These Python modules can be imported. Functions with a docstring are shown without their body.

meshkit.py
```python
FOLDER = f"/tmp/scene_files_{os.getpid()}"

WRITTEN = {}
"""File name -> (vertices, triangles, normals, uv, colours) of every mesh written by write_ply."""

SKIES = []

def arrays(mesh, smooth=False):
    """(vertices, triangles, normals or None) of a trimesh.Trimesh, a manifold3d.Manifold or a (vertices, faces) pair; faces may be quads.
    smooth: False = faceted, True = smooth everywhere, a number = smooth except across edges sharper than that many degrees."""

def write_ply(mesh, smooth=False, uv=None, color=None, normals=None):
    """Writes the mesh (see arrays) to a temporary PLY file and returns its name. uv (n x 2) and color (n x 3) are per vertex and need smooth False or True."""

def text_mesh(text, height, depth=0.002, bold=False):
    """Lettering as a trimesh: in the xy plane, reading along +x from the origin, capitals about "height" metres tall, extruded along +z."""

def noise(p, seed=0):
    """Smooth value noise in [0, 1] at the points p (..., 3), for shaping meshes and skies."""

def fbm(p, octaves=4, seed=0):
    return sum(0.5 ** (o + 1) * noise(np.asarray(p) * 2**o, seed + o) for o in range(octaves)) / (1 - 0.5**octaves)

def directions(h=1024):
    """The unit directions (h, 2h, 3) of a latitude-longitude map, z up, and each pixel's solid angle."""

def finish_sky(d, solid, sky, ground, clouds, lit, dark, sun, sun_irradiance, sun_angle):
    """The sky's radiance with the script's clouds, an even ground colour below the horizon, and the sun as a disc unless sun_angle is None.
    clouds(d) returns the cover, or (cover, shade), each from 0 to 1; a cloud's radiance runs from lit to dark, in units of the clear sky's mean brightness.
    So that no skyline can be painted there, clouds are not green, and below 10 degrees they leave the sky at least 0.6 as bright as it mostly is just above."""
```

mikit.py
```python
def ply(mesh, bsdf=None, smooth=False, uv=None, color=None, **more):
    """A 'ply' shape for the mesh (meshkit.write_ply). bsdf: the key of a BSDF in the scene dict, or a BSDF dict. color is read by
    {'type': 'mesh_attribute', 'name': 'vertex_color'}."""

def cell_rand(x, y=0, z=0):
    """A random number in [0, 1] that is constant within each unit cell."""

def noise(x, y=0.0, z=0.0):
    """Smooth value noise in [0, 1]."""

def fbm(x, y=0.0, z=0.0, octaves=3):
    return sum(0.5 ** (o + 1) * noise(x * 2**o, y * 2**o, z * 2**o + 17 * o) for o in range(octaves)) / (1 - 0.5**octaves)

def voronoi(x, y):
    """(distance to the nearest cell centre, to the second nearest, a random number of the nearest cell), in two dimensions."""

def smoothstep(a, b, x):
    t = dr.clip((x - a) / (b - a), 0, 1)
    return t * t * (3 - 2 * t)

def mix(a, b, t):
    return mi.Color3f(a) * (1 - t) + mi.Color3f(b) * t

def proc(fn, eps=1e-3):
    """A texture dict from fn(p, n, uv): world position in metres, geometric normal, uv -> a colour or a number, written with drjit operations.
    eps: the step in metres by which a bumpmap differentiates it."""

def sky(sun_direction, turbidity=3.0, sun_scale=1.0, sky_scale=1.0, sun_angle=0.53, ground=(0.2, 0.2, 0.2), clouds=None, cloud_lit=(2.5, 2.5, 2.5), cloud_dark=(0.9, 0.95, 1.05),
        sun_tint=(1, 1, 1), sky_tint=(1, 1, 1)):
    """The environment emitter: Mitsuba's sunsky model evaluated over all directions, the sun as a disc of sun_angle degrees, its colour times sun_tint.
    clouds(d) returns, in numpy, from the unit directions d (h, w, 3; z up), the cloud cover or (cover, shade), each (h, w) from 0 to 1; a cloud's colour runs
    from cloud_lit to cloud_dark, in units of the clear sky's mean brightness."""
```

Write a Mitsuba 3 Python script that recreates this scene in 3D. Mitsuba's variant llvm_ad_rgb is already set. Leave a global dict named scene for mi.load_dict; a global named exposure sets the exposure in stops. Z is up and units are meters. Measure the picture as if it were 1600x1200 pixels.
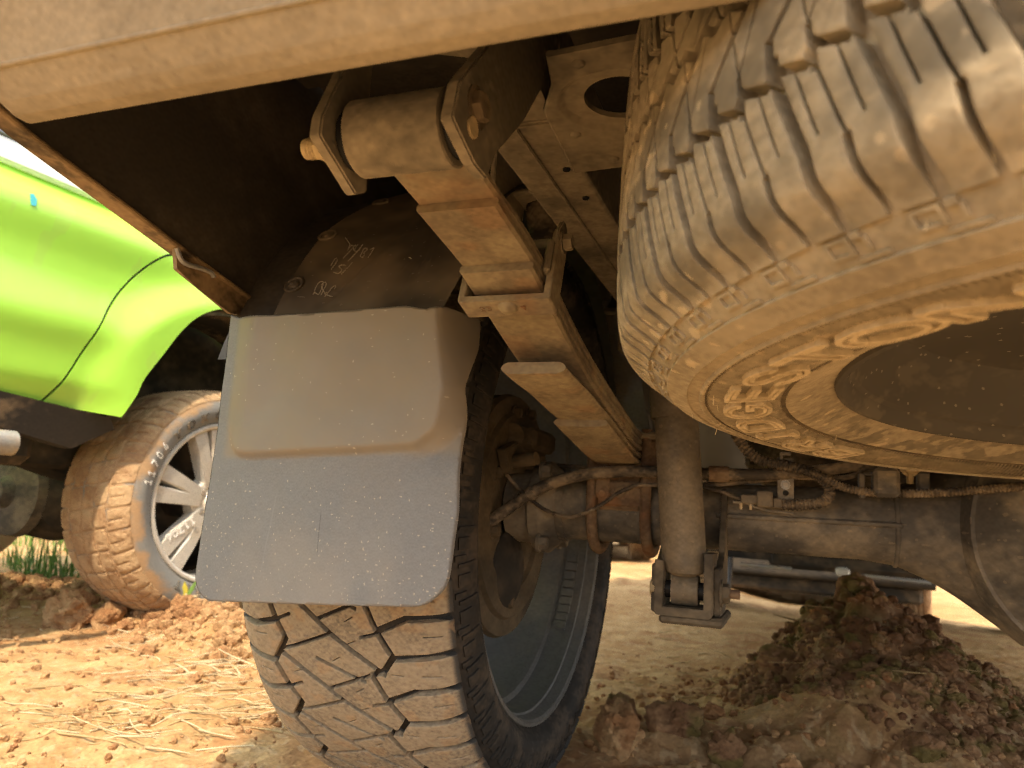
import math, random
import numpy as np
import trimesh
import manifold3d as m3
import shapely
import shapely.geometry as sg
from shapely import affinity
import drjit as dr
import mitsuba as mi
import mikit, meshkit
from mikit import noise, fbm, voronoi, smoothstep, mix

T = mi.ScalarTransform4f
PI = math.pi
scene, labels = {}, {}

# ------------------------------------------------------------------ camera, sky, exposure
# x = towards the right side of the pickup, y = its forward direction, z = up; the left rear wheel stands at the origin
CAM = np.array([.423, -1.004, .366])
YAW, PITCH, ROLL = .3608, .164, .058
fw = np.array([-math.sin(YAW) * math.cos(PITCH), math.cos(YAW) * math.cos(PITCH), math.sin(PITCH)])
r0 = np.array([math.cos(YAW), math.sin(YAW), 0.])
right = r0 * math.cos(ROLL) + np.cross(r0, fw) * math.sin(ROLL)
up = np.cross(right, fw)
scene['camera'] = {'type': 'thinlens', 'to_world': T().look_at(CAM.tolist(), (CAM + fw).tolist(), up.tolist()),
                   'fov': math.degrees(2 * math.atan(800 / 1178)), 'fov_axis': 'x', 'near_clip': .02, 'far_clip': 2000.,
                   'aperture_radius': .0013, 'focus_distance': .62}
SUN = (.20, -.75, .80)
scene['sky'] = mikit.sky(SUN, turbidity=4, sun_scale=.42, sky_scale=1.0, sun_angle=2.0, ground=(.34, .26, .17), sun_tint=(1.0, .97, .92), sky_tint=(1.0, 1.0, 1.0),
                         clouds=lambda d: .62 + .3 * meshkit.fbm(d * 2.2, 3, 5), cloud_lit=(2.25, 2.2, 2.08), cloud_dark=(1.2, 1.2, 1.2))
exposure = 3.33

# ------------------------------------------------------------------ helpers
rng = np.random.default_rng(7)


def numbered(key):
    if key not in scene and key not in labels and not any(k.startswith(key + '__') for k in scene):
        return key
    i = 1
    while True:
        k = f'{key}_{i:03d}'
        if k not in scene and k not in labels and not any(q.startswith(k + '__') for q in scene):
            return k
        i += 1


def ply(mesh, bsdf=None, smooth=False, **kw):
    """mikit.ply, with the vertices split along edges sharper than the angle (quicker than trimesh's own splitting)"""
    if smooth is True or smooth is False or smooth is None:
        return mikit.ply(mesh, bsdf, smooth=smooth, **kw)
    from scipy.sparse import coo_matrix
    from scipy.sparse.csgraph import connected_components
    v, f = np.asarray(mesh.vertices), np.asarray(mesh.faces)
    key = np.round(v / 1e-7).astype(np.int64)
    _, first, inv = np.unique(key, axis=0, return_index=True, return_inverse=True)
    v, f = v[first], inv.ravel()[f]
    f = f[(f[:, 0] != f[:, 1]) & (f[:, 1] != f[:, 2]) & (f[:, 0] != f[:, 2])]
    n = np.cross(v[f[:, 1]] - v[f[:, 0]], v[f[:, 2]] - v[f[:, 0]])
    n /= np.maximum(np.linalg.norm(n, axis=1, keepdims=True), 1e-30)
    e = np.sort(np.vstack([f[:, [0, 1]], f[:, [1, 2]], f[:, [2, 0]]]), 1)
    owner = np.tile(np.arange(len(f)), 3)
    o = np.lexsort((e[:, 1], e[:, 0]))
    e, owner = e[o], owner[o]
    same = (e[1:] == e[:-1]).all(1)
    a, b = owner[:-1][same], owner[1:][same]
    k = (n[a] * n[b]).sum(1) > math.cos(math.radians(smooth))
    a, b = a[k], b[k]
    comp = connected_components(coo_matrix((np.ones(len(a)), (a, b)), shape=(len(f), len(f))), directed=False)[1]
    pair = f.ravel().astype(np.int64) * len(f) + np.repeat(comp, 3)
    u, inv = np.unique(pair, return_inverse=True)
    return mikit.ply((v[u // len(f)], inv.reshape(-1, 3)), bsdf, smooth=True, **kw)


def obj(name, mesh, bsdf, parent=None, smooth=35, label=None, **kw):
    key = numbered((parent + '__' if parent else '') + name)
    scene[key] = ply(mesh, bsdf, smooth=smooth, **kw)
    if label:
        labels[key] = {'label': label}
    return key


COUNT = {}


def put(name, shape, parent, to_world=None):
    """one more entry that shares a ply dict"""
    base = parent + '__' + name
    n = COUNT.get(base, 0)
    COUNT[base] = n + 1
    key = base if n == 0 else f'{base}_{n:03d}'
    scene[key] = dict(shape) if to_world is None else {**shape, 'to_world': to_world}
    return key


def tag(key, label, cat=None, group=None, kind=None):
    d = {'label': label}
    if cat: d['category'] = cat
    if group: d['group'] = group
    if kind: d['kind'] = kind
    labels[key] = d
    return key


def cat(*ms):
    return trimesh.util.concatenate([m for m in ms if m is not None])


def box(x0, x1, y0, y1, z0, z1, b=.002):
    b = min(b, .45 * min(x1 - x0, y1 - y0, z1 - z0))
    p = []
    for sx in (0, 1):
        for sy in (0, 1):
            for sz in (0, 1):
                c = [(x0, x1)[sx], (y0, y1)[sy], (z0, z1)[sz]]
                d = [b if s == 0 else -b for s in (sx, sy, sz)]
                for k in range(3):
                    q = [c[i] + (0 if i == k else d[i]) for i in range(3)]
                    p.append(q)
    return trimesh.convex.convex_hull(np.array(p))


def hull(pts):
    return trimesh.convex.convex_hull(np.asarray(pts, float))


def catmull(pts, n=8):
    p = np.asarray(pts, float)
    p = np.vstack([2 * p[0] - p[1], p, 2 * p[-1] - p[-2]])
    out = []
    for i in range(1, len(p) - 2):
        for t in np.linspace(0, 1, n, endpoint=False):
            a, b, c, d = p[i - 1], p[i], p[i + 1], p[i + 2]
            out.append(.5 * (2 * b + (c - a) * t + (2 * a - 5 * b + 4 * c - d) * t * t + (3 * b - a - 3 * c + d) * t ** 3))
    out.append(p[-2])
    return np.array(out)


def sheet(poly, st, th):
    """evenly meshed plate: outline in xy, thickness th along z"""
    from scipy.spatial import Delaunay
    poly = poly.segmentize(st)
    ring = np.vstack([np.asarray(r.coords)[:-1] for r in [poly.exterior, *poly.interiors]])
    x0, y0, x1, y1 = poly.bounds
    gx_, gy_ = np.meshgrid(np.arange(x0, x1, st), np.arange(y0, y1, st * .866), indexing='ij')
    gx_ = gx_ + (np.arange(gx_.shape[1]) % 2)[None] * st / 2
    p = np.stack([gx_.ravel(), gy_.ravel()], 1)
    inside = poly.buffer(-st * .45)
    shapely.prepare(inside); shapely.prepare(poly)
    p = p[shapely.contains_xy(inside, p[:, 0], p[:, 1])]
    q = np.vstack([ring, p])
    t = Delaunay(q).simplices
    c = q[t].mean(1)
    t = t[shapely.contains_xy(poly, c[:, 0], c[:, 1])]
    a = q[t]
    ar = (a[:, 1, 0] - a[:, 0, 0]) * (a[:, 2, 1] - a[:, 0, 1]) - (a[:, 2, 0] - a[:, 0, 0]) * (a[:, 1, 1] - a[:, 0, 1])
    t = np.where((ar < 0)[:, None], t[:, ::-1], t)[np.abs(ar) > 1e-12]
    n = len(q)
    e = np.vstack([t[:, [0, 1]], t[:, [1, 2]], t[:, [2, 0]]])
    u, inv, cnt = np.unique(np.sort(e, 1), axis=0, return_inverse=True, return_counts=True)
    e = e[cnt[inv.ravel()] == 1]
    F = np.vstack([t + n, t[:, ::-1], np.stack([e[:, 0], e[:, 1], e[:, 1] + n], 1), np.stack([e[:, 0], e[:, 1] + n, e[:, 0] + n], 1)])
    return np.vstack([np.column_stack([q, np.zeros(n)]), np.column_stack([q, np.full(n, th)])]), F


def tube(pts, r, n=12, curved=True, step=8, cap=True):
    p = catmull(pts, step) if curved else np.asarray(pts, float)
    m = len(p)
    rr = np.array([r(i / (m - 1)) for i in range(m)]) if callable(r) else np.full(m, float(r))
    t = np.gradient(p, axis=0)
    t /= np.linalg.norm(t, axis=1)[:, None]
    u = np.cross(t[0], [.31, .2, .93])
    u /= np.linalg.norm(u)
    V = []
    a = np.arange(n) * 2 * PI / n
    for i in range(m):
        u = u - t[i] * (u @ t[i])
        u /= np.linalg.norm(u)
        w = np.cross(t[i], u)
        V.append(p[i] + rr[i] * (np.cos(a)[:, None] * u + np.sin(a)[:, None] * w))
    V = np.vstack(V)
    F = []
    for i in range(m - 1):
        for k in range(n):
            q = (k + 1) % n
            F += [[i * n + k, i * n + q, (i + 1) * n + q], [i * n + k, (i + 1) * n + q, (i + 1) * n + k]]
    if cap:
        V = np.vstack([V, p[0], p[-1]])
        for k in range(n):
            q = (k + 1) % n
            F += [[q, k, m * n], [(m - 1) * n + k, (m - 1) * n + q, m * n + 1]]
    return trimesh.Trimesh(V, F, process=False)


def tube_len(pts, pitch, r0_, amp, n=12):
    """corrugated hose: radius ripples every pitch metres"""
    p = catmull(pts, 24)
    s = np.concatenate([[0], np.cumsum(np.linalg.norm(np.diff(p, axis=0), axis=1))])
    m = int(s[-1] / pitch * 4)
    q = np.stack([np.interp(np.linspace(0, s[-1], m), s, p[:, i]) for i in range(3)], 1)
    i = [0]
    def rad(t):
        k = i[0]; i[0] += 1
        return r0_ + amp * (1 if k % 4 in (0, 1) else -1)
    return tube(q, rad, n, curved=False)


def axes(axis):
    e = np.eye(3)
    return {'x': (e[0], e[1], e[2]), 'y': (e[1], e[2], e[0]), 'z': (e[2], e[0], e[1])}[axis]


def revolve(prof, axis='x', c=(0, 0, 0), n=72, closed=False, a0=0, a1=2 * PI):
    """prof: (radius, along axis)"""
    A, B, C = axes(axis)
    prof = np.asarray(prof, float)
    full = abs(a1 - a0 - 2 * PI) < 1e-6
    m = n if full else n + 1
    th = a0 + (a1 - a0) * np.arange(m) / n
    k = len(prof)
    V = np.asarray(c, float) + prof[None, :, 1, None] * A + prof[None, :, 0, None] * (np.cos(th)[:, None, None] * B + np.sin(th)[:, None, None] * C)
    V = V.reshape(-1, 3)
    F = []
    kk = k if closed else k - 1
    for i in range(n):
        j = (i + 1) % m
        for q in range(kk):
            w = (q + 1) % k
            F += [[i * k + q, j * k + q, j * k + w], [i * k + q, j * k + w, i * k + w]]
    mesh = trimesh.Trimesh(V, np.array(F), process=False)
    return mesh


def solidrev(prof, axis='x', c=(0, 0, 0), n=72):
    """closed profile of revolution from (0,a0) to (0,a1)"""
    return revolve(prof, axis, c, n)


def prism(poly, axis, a0, a1):
    """poly (shapely or list) in the plane across the axis: x -> (y,z), y -> (x,z), z -> (x,y)"""
    if not hasattr(poly, 'exterior'):
        poly = sg.Polygon(poly).buffer(0)
    m = trimesh.creation.extrude_polygon(poly, a1 - a0, engine='earcut')
    v = m.vertices
    if axis == 'x':
        V = np.stack([a0 + v[:, 2], v[:, 0], v[:, 1]], 1); flip = False
    elif axis == 'y':
        V = np.stack([v[:, 0], a0 + v[:, 2], v[:, 1]], 1); flip = True
    else:
        V = np.stack([v[:, 0], v[:, 1], a0 + v[:, 2]], 1); flip = False
    return trimesh.Trimesh(V, m.faces[:, ::-1] if flip else m.faces, process=False)


def rprism(poly, axis, a0, a1, r=.003, b=.0012):
    """prism with rounded outline corners and a small chamfer on both rims"""
    if not hasattr(poly, 'exterior'):
        poly = sg.Polygon(poly)
    poly = poly.buffer(-r, quad_segs=4).buffer(2 * r, quad_segs=4).buffer(-r, quad_segs=4)
    body = prism(poly, axis, a0 + b, a1 - b)
    inn = poly.buffer(-b)
    if inn.geom_type != 'Polygon':
        return body
    return cat(body, prism(inn, axis, a0, a1))


def hexbolt(c, axis, r, h, washer=True, sgn=1):
    A, B, C = axes(axis)
    c = np.asarray(c, float)
    a = np.arange(6) * PI / 3 + .3
    pts = []
    for rr, t in ((r, 0), (r, h * .8), (r * .86, h)):
        pts += [c + sgn * t * A + rr * (math.cos(x) * B + math.sin(x) * C) for x in a]
    m = [hull(pts)]
    if washer:
        b = np.arange(16) * PI / 8
        m.append(hull([c + t * A * sgn + r * 1.35 * (math.cos(x) * B + math.sin(x) * C) for x in b for t in (-h * .1, h * .18)]))
    return cat(*m)


def cyl(p0, p1, r, n=24):
    return tube([p0, p1], r, n, curved=False)


def smst(a, b, x):
    t = np.clip((x - a) / (b - a), 0, 1)
    return t * t * (3 - 2 * t)


def jitter(m, amp, freq, seed=0):
    n = m.vertex_normals
    v = m.vertices + n * ((meshkit.fbm(m.vertices * freq + 31, 3, seed) - .5) * 2 * amp)[:, None]
    return trimesh.Trimesh(v, m.faces, process=False)


# ------------------------------------------------------------------ materials
def pr(key, color, rough=.7, metal=0., bump=None, scale=.001, eps=5e-4, spec=.4, **kw):
    c = mikit.proc(color) if callable(color) else {'type': 'rgb', 'value': list(color)}
    r = mikit.proc(rough) if callable(rough) else float(rough)
    d = {'type': 'principled', 'base_color': c, 'roughness': r, 'metallic': metal, 'specular': spec, **kw}
    if bump is not None:
        d = {'type': 'bumpmap', 'arbitrary': mikit.proc(bump, eps), 'scale': scale, 'bsdf': d}
    scene[key] = {'type': 'twosided', 'bsdf': d}
    return key


DUST = (.315, .262, .182)
RUST = (.40, .17, .055)


def dusty(base, dust=DUST, lo=.25, hi=.6, f=22., speck=.0, rust=0., rustc=RUST, side=0.):
    # side: darkens faces across the driving direction, putting their shade into the colour
    def fn(p, n, uv):
        a = fbm(p.x * f, p.y * f, p.z * f, 4)
        b = fbm(p.x * f * 6 + 9, p.y * f * 6, p.z * f * 6, 2)
        t = smoothstep(lo, hi, a * .75 + b * .25 - side * smoothstep(.80, .97, dr.abs(n.x)))
        c = mix(base, dust, t)
        if rust > 0:
            k = smoothstep(.52, .72, fbm(p.x * 34 + 5, p.y * 34, p.z * 34 + 3, 3)) * rust
            c = mix(c, rustc, k)
        g = fbm(p.x * 300, p.y * 300, p.z * 300, 2)
        c = c * (.80 + .4 * g)
        if speck > 0:
            s = smoothstep(.80, .9, noise(p.x * 190, p.y * 190, p.z * 190)) * speck
            c = mix(c, (.62, .47, .27), s)
        return c
    return fn


def grit(f=500.):
    return lambda p, n, uv: fbm(p.x * f, p.y * f, p.z * f, 2)


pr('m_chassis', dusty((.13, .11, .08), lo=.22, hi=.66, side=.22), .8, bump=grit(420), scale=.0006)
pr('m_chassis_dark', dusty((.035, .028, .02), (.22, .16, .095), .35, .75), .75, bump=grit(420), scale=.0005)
pr('m_spring', dusty((.17, .13, .088), (.29, .238, .155), .25, .70, 30, rust=.18), .8, bump=grit(420), scale=.0006)
pr('m_rusty', dusty((.13, .080, .050), (.27, .19, .115), .35, .7, 30, rust=.35), .85, bump=grit(420), scale=.0007)
pr('m_axle', dusty((.080, .074, .066), (.28, .235, .17), .32, .74, 15, .12), .62, bump=grit(300), scale=.0006)
pr('m_shock', dusty((.115, .098, .075), (.225, .18, .12), .3, .7, 16, .1), .65)
pr('m_bumper', dusty((.28, .236, .168), (.37, .312, .220), .2, .7, 11), .75, bump=grit(200), scale=.0005)
pr('m_bracket', dusty((.060, .050, .038), (.18, .145, .095), .35, .75, 18), .75)
pr('m_hose', dusty((.05, .042, .034), (.27, .21, .14), .35, .7, 40), .7)
pr('m_body_inner', dusty((.055, .048, .040), (.13, .107, .078), .4, .9, 9), .5)
pr('m_lip', dusty((.05, .035, .02), (.30, .205, .11), .3, .65, 30), .55)
pr('m_steel', dusty((.34, .34, .33), (.42, .36, .28), .45, .7, 20), .45, .3)
pr('m_bolt', dusty((.42, .34, .2), (.55, .42, .24), .3, .7, 60), .55, .2)


def liner_col(p, n, uv):
    a = fbm(p.x * 14, p.y * 14, p.z * 14, 4)
    s = smoothstep(.86, .93, noise(p.x * 260, p.y * 260, p.z * 260))
    c = mix((.075, .062, .046), (.20, .155, .10), smoothstep(.3, .75, a))
    return mix(c, (.3, .25, .18), s * .35)


pr('m_liner', liner_col, .6, bump=lambda p, n, uv: fbm(p.x * 60, p.y * 60, p.z * 240, 2), scale=.0006)


def flap_col(p, n, uv):
    a = fbm(p.x * 30, p.y * 30, p.z * 30, 3)
    fine = fbm(p.x * 700, p.y * 700, p.z * 700, 2)
    base = mix((.150, .154, .160), (.205, .209, .216), fine)
    # browner on the raised upper pad, fainter below
    pad = smoothstep(.398, .408, p.z - .05 * p.x) * smoothstep(-.094, -.08, p.x)
    t = dr.clip(pad * (.55 + .55 * a) + .10 * a, 0, 1)
    c = mix(base, (.235, .200, .150), t)
    low = smoothstep(.46, .27, p.z)
    patch = fbm(p.x * 18 + 4, p.y * 18, p.z * 18, 2)
    for k_, sx_, sz_ in ((1, 330., 210.), (2, 190., 330.)):
        d1, d2, w = voronoi(p.x * sx_ + 7 * k_, p.z * sz_)
        keep = dr.select(w > .992 - .13 * low * low * patch * 1.5 - .012 * patch, 1., 0.)
        spot = smoothstep(.12 + .30 * noise(p.x * 90, p.z * 90, k_), .04, d1) * keep
        c = mix(c, (.46, .40, .31), spot * .75)
    film = smoothstep(.42, .66, fbm(p.x * 12, p.y * 12, p.z * 7, 4)) * (.25 + .5 * low)
    c = mix(c, (.30, .265, .22), film * .55)
    scr = smoothstep(.0011, .0003, dr.abs(p.x + .018 - .06 * (p.z - .33))) * smoothstep(.29, .3, p.z) * smoothstep(.375, .36, p.z)
    c = mix(c, (.22, .22, .22), scr * .6)
    s2 = smoothstep(.0009, .0002, dr.abs(p.x - .035 - .9 * dr.square(p.z - .37))) * smoothstep(.315, .32, p.z) * smoothstep(.358, .35, p.z)
    c = mix(c, (.06, .06, .065), s2 * .35)
    return c


pr('m_flap', flap_col, lambda p, n, uv: .44 + .2 * fbm(p.x * 25, p.y * 25, p.z * 25, 2), bump=grit(900), scale=.00035, eps=3e-4, spec=.5)


def tread_col(p, n, uv):
    a = fbm(p.x * 24, p.y * 24, p.z * 24, 3)
    b = fbm(p.x * 330, p.y * 330, p.z * 330, 2)
    rad = dr.sqrt(dr.square(p.y) + dr.square(p.z - .372))
    top = smoothstep(.3590, .3630, rad + .0105 * smoothstep(.066, .112, dr.abs(p.x)))
    inner = smoothstep(.1215, .1250, p.x + (b - .5) * .004)
    t = top * (1 - inner) * (.6 + .4 * smoothstep(.22, .55, a * .6 + b * .4))
    c = mix((.050, .050, .050), (.30, .245, .175), t * .94)
    c = mix(c, mix((.020, .019, .018), (.060, .048, .036), a), inner)
    mud = smoothstep(.60, .70, fbm(p.x * 55 + 3, p.y * 55, p.z * 55, 3)) * (1 - inner)
    c = mix(c, (.34, .22, .12), mud * .4)
    return c * (.75 + .5 * b)


pr('m_tread', tread_col, .85, bump=grit(420), scale=.0008)
pr('m_tyre_wall', dusty((.022, .021, .020), (.075, .058, .042), .4, .8, 30), .7, bump=grit(300), scale=.0004)


def spare_col(p, n, uv):
    a = fbm(p.x * 20, p.y * 20, p.z * 20, 4)
    b = fbm(p.x * 260, p.y * 260, p.z * 260, 3)
    rad = dr.sqrt(dr.square(p.x - .681) + dr.square(p.y + .493))
    c = mix((.245, .202, .138), (.33, .274, .188), smoothstep(.3, .65, a * .6 + b * .4))
    # rubbed tread tops show the rubber, splashed with dry mud spots
    tops = smoothstep(.3585, .3625, rad + .012 * smoothstep(.075, .107, dr.abs(p.z - .5555 + .048 * (p.y + .493))))
    worn = smoothstep(.40, .66, fbm(p.x * 38 + 4, p.y * 38, p.z * 38, 3)) * dr.clip(tops, 0, 1)
    c = mix(c, (.145, .122, .085), worn * .85)
    spot = smoothstep(.70, .82, noise(p.x * 150, p.y * 150, p.z * 150)) * smoothstep(.4, .6, fbm(p.x * 20 + 7, p.y * 20, p.z * 20, 2))
    c = mix(c, (.50, .40, .26), spot * .7)
    # scuffed low on the bead where the dust is wiped off
    wipe = smoothstep(.280, .25, rad) * smoothstep(-.50, -.34, p.y) * smoothstep(.47, .60, fbm(p.x * 60, p.y * 110, p.z * 60, 4))
    c = mix(c, (.10, .085, .06), wipe * .6)
    return c * (.86 + .28 * b)


pr('m_spare', spare_col, .85, bump=lambda p, n, uv: fbm(p.x * 260, p.y * 260, p.z * 260, 3), scale=.0006)
pr('m_spare_edge', dusty((.40, .32, .20), (.50, .41, .27), .3, .6, 60), .85)


def sparerim_col(p, n, uv):
    a = fbm(p.x * 12, p.y * 12, p.z * 12, 3)
    d1, d2, w = voronoi(p.x * 90 + p.z * 75, p.y * 90 - p.z * 60)
    s = smoothstep(.16, .08, d1) * dr.select(w > .72, 1., 0.)
    c = mix((.058, .053, .047), (.095, .084, .068), a)
    c = mix(c, (.36, .32, .25), s * .4)
    rad = dr.sqrt(dr.square(p.x - .681) + dr.square(p.y + .493))
    rim_dust = smoothstep(.50, .66, fbm(p.x * 40, p.y * 40, p.z * 60, 4)) * smoothstep(.175, .225, rad)
    return mix(c, (.17, .145, .105), rim_dust * .4)


pr('m_spare_rim', sparerim_col, .55)
pr('m_rim', dusty((.125, .130, .130), (.20, .19, .165), .4, .8, 9), .45, .15)
pr('m_brake', dusty((.055, .043, .028), (.15, .112, .066), .2, .8, 14), .8, bump=grit(300), scale=.0006)
pr('m_black', (.012, .012, .012), .6)


def green_col(p, n, uv):
    s = smoothstep(.63, .68, fbm(p.x * 9, p.y * 26, p.z * 9, 3)) * .12
    return mix((.36, .70, .075), (.42, .40, .18), s)


pr('m_green', green_col, .32, clearcoat=1., clearcoat_gloss=.93, spec=.5)
pr('m_sill', dusty((.030, .028, .027), (.20, .145, .09), .50, .80, 12), .5)
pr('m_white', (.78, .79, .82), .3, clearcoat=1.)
pr('m_gap', (.015, .02, .01), .6)
pr('m_glass', (.12, .14, .16), .08, spec=.8)
pr('m_teal', (.05, .36, .40), .5)
pr('m_silver', dusty((.62, .60, .55), (.60, .50, .36), .5, .9, 12), .34, .25)
pr('m_mudtyre', dusty((.30, .18, .095), (.44, .31, .18), .3, .65, 20, .15), .92, bump=lambda p, n, uv: fbm(p.x * 90, p.y * 90, p.z * 90, 4), scale=.006)


def wall2(p, n, uv):
    a = fbm(p.x * 22, p.y * 22, p.z * 22, 4)
    rad = dr.sqrt(dr.square(p.y - .709) + dr.square(p.z - .337))
    e = smoothstep(.262, .300, rad + (a - .5) * .11)
    c = mix((.215, .22, .215), (.38, .25, .14), e)
    return c * (.85 + .3 * fbm(p.x * 260, p.y * 260, p.z * 260, 2))


pr('m_muddywall', wall2, .8)
pr('m_paintmark', (.82, .82, .80), .6)
pr('m_chalk', (.48, .42, .32), .9)
pr('m_darkunder', dusty((.03, .027, .023), (.15, .11, .07), .4, .8, 8), .8)
pr('m_bodypaint', (.10, .105, .11), .3, clearcoat=1.)
pr('m_farpaint', dusty((.016, .016, .016), (.07, .055, .04), .3, .8, 6), .8)


def soil_col(p, n, uv):
    a = fbm(p.x * 3.1, p.y * 3.1, 0., 4)
    b = fbm(p.x * 26, p.y * 26, p.z * 26, 4)
    g = fbm(p.x * 240, p.y * 240, p.z * 240, 2)
    c = mix((.36, .212, .094), (.49, .335, .168), smoothstep(.28, .72, a * .45 + b * .55))
    red = smoothstep(.54, .70, fbm(p.x * 7 + 8, p.y * 7, 3., 3))
    c = mix(c, (.30, .145, .065), red * .5)
    dug = smoothstep(1.2, .80, dr.sqrt(dr.square((p.x - .64) / .34) + dr.square((p.y - .70) / .38)) + (b - .5) * .7)
    dug = dr.maximum(dug, .7 * smoothstep(1.2, .7, dr.sqrt(dr.square((p.x - .42) / .36) + dr.square((p.y - .20) / .14)) + (b - .5) * .8))
    c = mix(c, mix((.145, .075, .040), (.29, .175, .095), b), dug * .92)
    c = mix(c, (.17, .13, .045), dug * .45 * smoothstep(.50, .66, fbm(p.x * 21 + 2, p.y * 21 + 5, p.z * 21, 3)))
    fine = smoothstep(.56, .7, fbm(p.x * 70, p.y * 70, 1., 3))
    c = mix(c, (.52, .40, .25), fine * .35)
    return c * (.72 + .56 * g)


pr('m_soil', soil_col, .95, bump=lambda p, n, uv: fbm(p.x * 170, p.y * 170, p.z * 170, 3), scale=.006, spec=.15)


def clod_col(p, n, uv):
    b = fbm(p.x * 30, p.y * 30, p.z * 30, 4)
    g = fbm(p.x * 260, p.y * 260, p.z * 260, 2)
    c = mix((.29, .15, .07), (.45, .29, .15), smoothstep(.3, .7, b))
    return c * (.7 + .6 * g)


pr('m_clod', clod_col, .95, bump=lambda p, n, uv: fbm(p.x * 190, p.y * 190, p.z * 190, 3), scale=.006, spec=.15)


def mound_col(p, n, uv):
    b = fbm(p.x * 22, p.y * 22, p.z * 22, 4)
    g = fbm(p.x * 260, p.y * 260, p.z * 260, 2)
    c = mix((.150, .078, .042), (.31, .185, .10), smoothstep(.3, .7, b))
    o = smoothstep(.50, .66, fbm(p.x * 21 + 2, p.y * 21 + 5, p.z * 21, 3))
    c = mix(c, (.13, .115, .035), o * .7)
    return c * (.65 + .7 * g)


pr('m_mound', mound_col, .95, bump=lambda p, n, uv: fbm(p.x * 190, p.y * 190, p.z * 190, 3), scale=.007, spec=.15)
pr('m_straw', lambda p, n, uv: mix((.40, .30, .17), (.66, .57, .38), fbm(p.x * 40, p.y * 40, 0., 2)), .7)
pr('m_straw_dull', (.42, .31, .16), .8)
scene['m_leaf'] = {'type': 'twosided', 'bsdf': {'type': 'principled', 'base_color': {'type': 'rgb', 'value': [.13, .24, .045]}, 'roughness': .6}}
pr('m_leaf_yellow', (.42, .36, .04), .6)

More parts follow.
